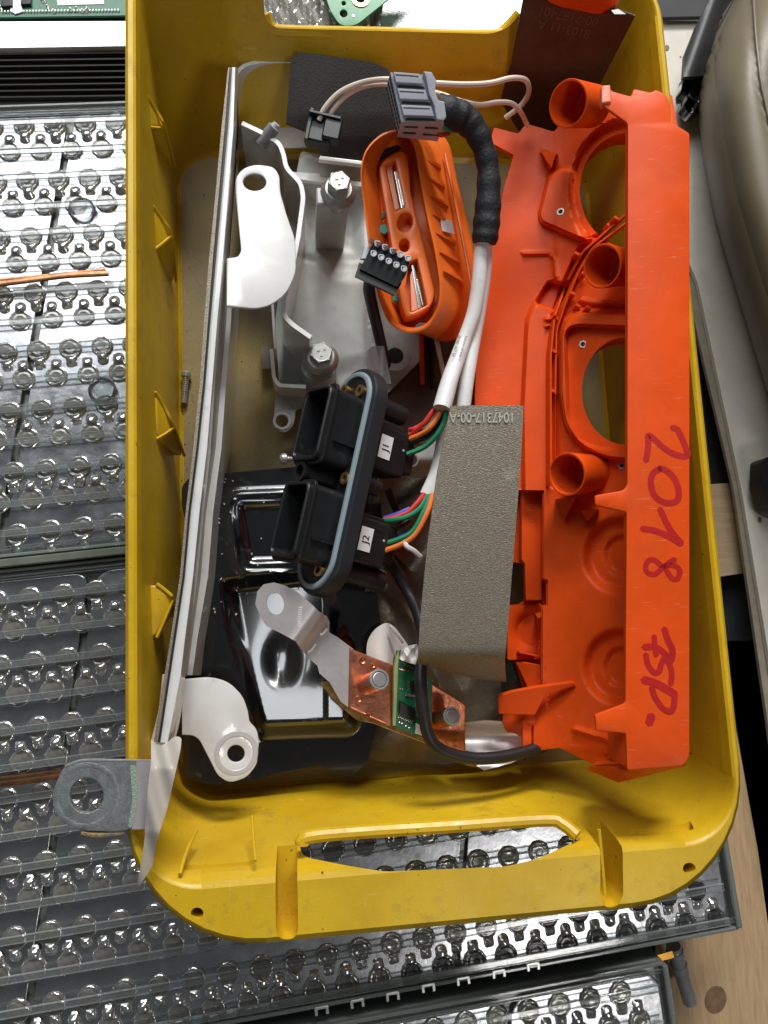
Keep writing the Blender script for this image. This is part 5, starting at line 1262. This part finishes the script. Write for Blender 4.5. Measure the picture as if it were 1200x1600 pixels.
def stud(x, y, z, r_, ln, ax):
    c_ = Vector(P(x, y, z)); st_ = lathe('stud', [(r_, -ln), (r_, 0)], c_, M['copper'], sh, axis=ax, n=28)
    lathe('stud_cap', [(r_*1.0, 0), (r_*1.0, .012), (r_*.92, .018), (r_*.80, .018), (r_*.74, .004)], c_, M['steel'], st_, axis=ax, n=28)
    lathe('stud_face', [(r_*.72, .0), (r_*.70, .016), (r_*.6, .020)], c_, M['bolt'], st_, axis=ax, n=28)
ax_ = Vector((.30, .22, .93)).normalized()
stud(592, 1062, 1.06, .074, .30, ax_); stud(705, 1119, .90, .068, .28, ax_)
def zend(x, y): return .60-.16*sst((y-1118)/40)*0+.03*np.sin((x-728)/24.)
relief('tinned_end', [(726, 1130), (760, 1126), (800, 1128), (830, 1140), (850, 1165), (800, 1192), (756, 1204), (728, 1184)], lambda x, y: .60-.10*np.exp(-((y-1150)/22.)**2)+.08*sst((y-1175)/25), 4, .04, M['tin'], sh, ang=60)

# ------------------------------------------------------------------ loose cables, screws, clip, far panel
o = tube('black_cable', [(600, 862, .62), (620, 895, .60), (640, 930, .62), (655, 965, .75), (660, 1010, .90), (657, 1060, 1.0), (661, 1110, 1.02), (670, 1150, 1.0), (690, 1172, .95), (730, 1184, .90), (775, 1184, .85), (815, 1176, .78), (850, 1166, .70)], .045, M['blackcable'], n=14, sub=8)
tag(o, 'thin black cable curving across the green board towards the orange foot', 'cable')
o = tube('white_clip', [(632, 846, .95), (636, 854, .98), (646, 860, .98), (655, 868, .96), (657, 870, .95)], .020, M['white'], n=8)
tag(o, 'tiny bent white clip below the orange wire of J2', 'clip')
def screw(label, hx, hy, tx, ty, z, rh=.042, rs_=.028):
    t = thing('screw', label, 'screw', P(hx, hy, z)); h = Vector(P(hx, hy, z)); e = Vector(P(tx, ty, z-.02)); ax = (e-h).normalized(); L_ = (e-h).length
    lathe('screw_head', [(rh*.6, -.02), (rh, 0), (rh, .03), (rs_, .045)], h, M['steel'], t, axis=ax, n=20)
    pr_ = [(rs_, .04)]
    n__ = 14
    for k in range(n__): pr_ += [(rs_*1.05, .05+(L_-.05)*k/n__), (rs_*.82, .05+(L_-.05)*(k+.5)/n__)]
    lathe('screw_thread', pr_, h, M['steel'], t, axis=ax, n=14)
screw('small pan head screw lying loose on the dusty floor beside the left wall', 291, 583, 287, 632, .14)
screw('small pan head screw sticking out left of the upper black socket', 441, 717, 478, 716, .50, .045, .02)
fp = thing('far_panel', 'dark bronze panel with faint lettering leaning in the far right corner', 'panel', P(870, 120, .3))
V = hexa('panel', [(822, -30, 1.46), (998, 26, 1.46), (930, 150, .72), (900, 215, .35), (770, 215, .35), (800, 90, .9)], [(822, -30, 1.42), (998, 26, 1.42), (930, 150, .68), (900, 215, .31), (770, 215, .31), (800, 90, .86)], M['darksheet'], fp)
# a proper flat panel instead of the faceted one
bpy.data.objects.remove(V)
pf = Plane((826, -20, 1.50), (995, 26, 1.50), (860, 200, .45))
slab('panel', [(824, -40), (860, -20), (993, 25), (945, 118), (900, 205), (768, 205), (798, 100)], pf, .025, M['darksheet'], fp, b=.006)
pale = mat('faint_lettering', (.15, .085, .06), .5)
ex = pf.at((960, 40))-pf.at((840, 15)); ey = pf.at((870, 10))-pf.at((860, 60))
text('lettering', '8103-11 A\n00-7137401', .10, pf.at((885, 34))+pf.n*.004, -ex, -ey, pale, fp, th=.001)
o = thing('orange_moulding', 'orange plastic part cut off by the top edge above the bronze panel', 'plastic part', P(920, -10, 1.3))
relief('moulded_shell', [(850, -60), (975, -60), (968, 0), (958, 14), (930, 13), (880, 2), (860, -6)], lambda x, y: 1.62-.12*sst((y+10)/26), 5, .05, M['orange'], o)
hexa('pale_edge', [(955, 16, 1.58), (966, 14, 1.58), (978, 22, 1.58), (960, 22, 1.58)], [(955, 16, 1.5), (966, 14, 1.5), (978, 22, 1.5), (960, 22, 1.5)], M['whiteplastic'], o)
# grit on the crate floor
gr = MB(); rr_ = random.Random(5)
for k in range(160):
    x = rr_.uniform(-.93, .0); y = rr_.uniform(-1.3, 4.0)
    if k % 3 == 0: x = -.93+abs(rr_.gauss(0, .08))
    s2 = rr_.uniform(.003, .010)
    gr.add([(x, y, .094), (x+s2, y, .094), (x+s2*.4, y+s2, .094), (x+s2*.4, y+s2*.4, .094+s2)], [(0, 1, 3), (1, 2, 3), (2, 0, 3), (0, 2, 1)])
gr.build('dirt_grains', mat('dark_grit', (.07, .05, .03), .8), None, ang=0, kind='stuff')
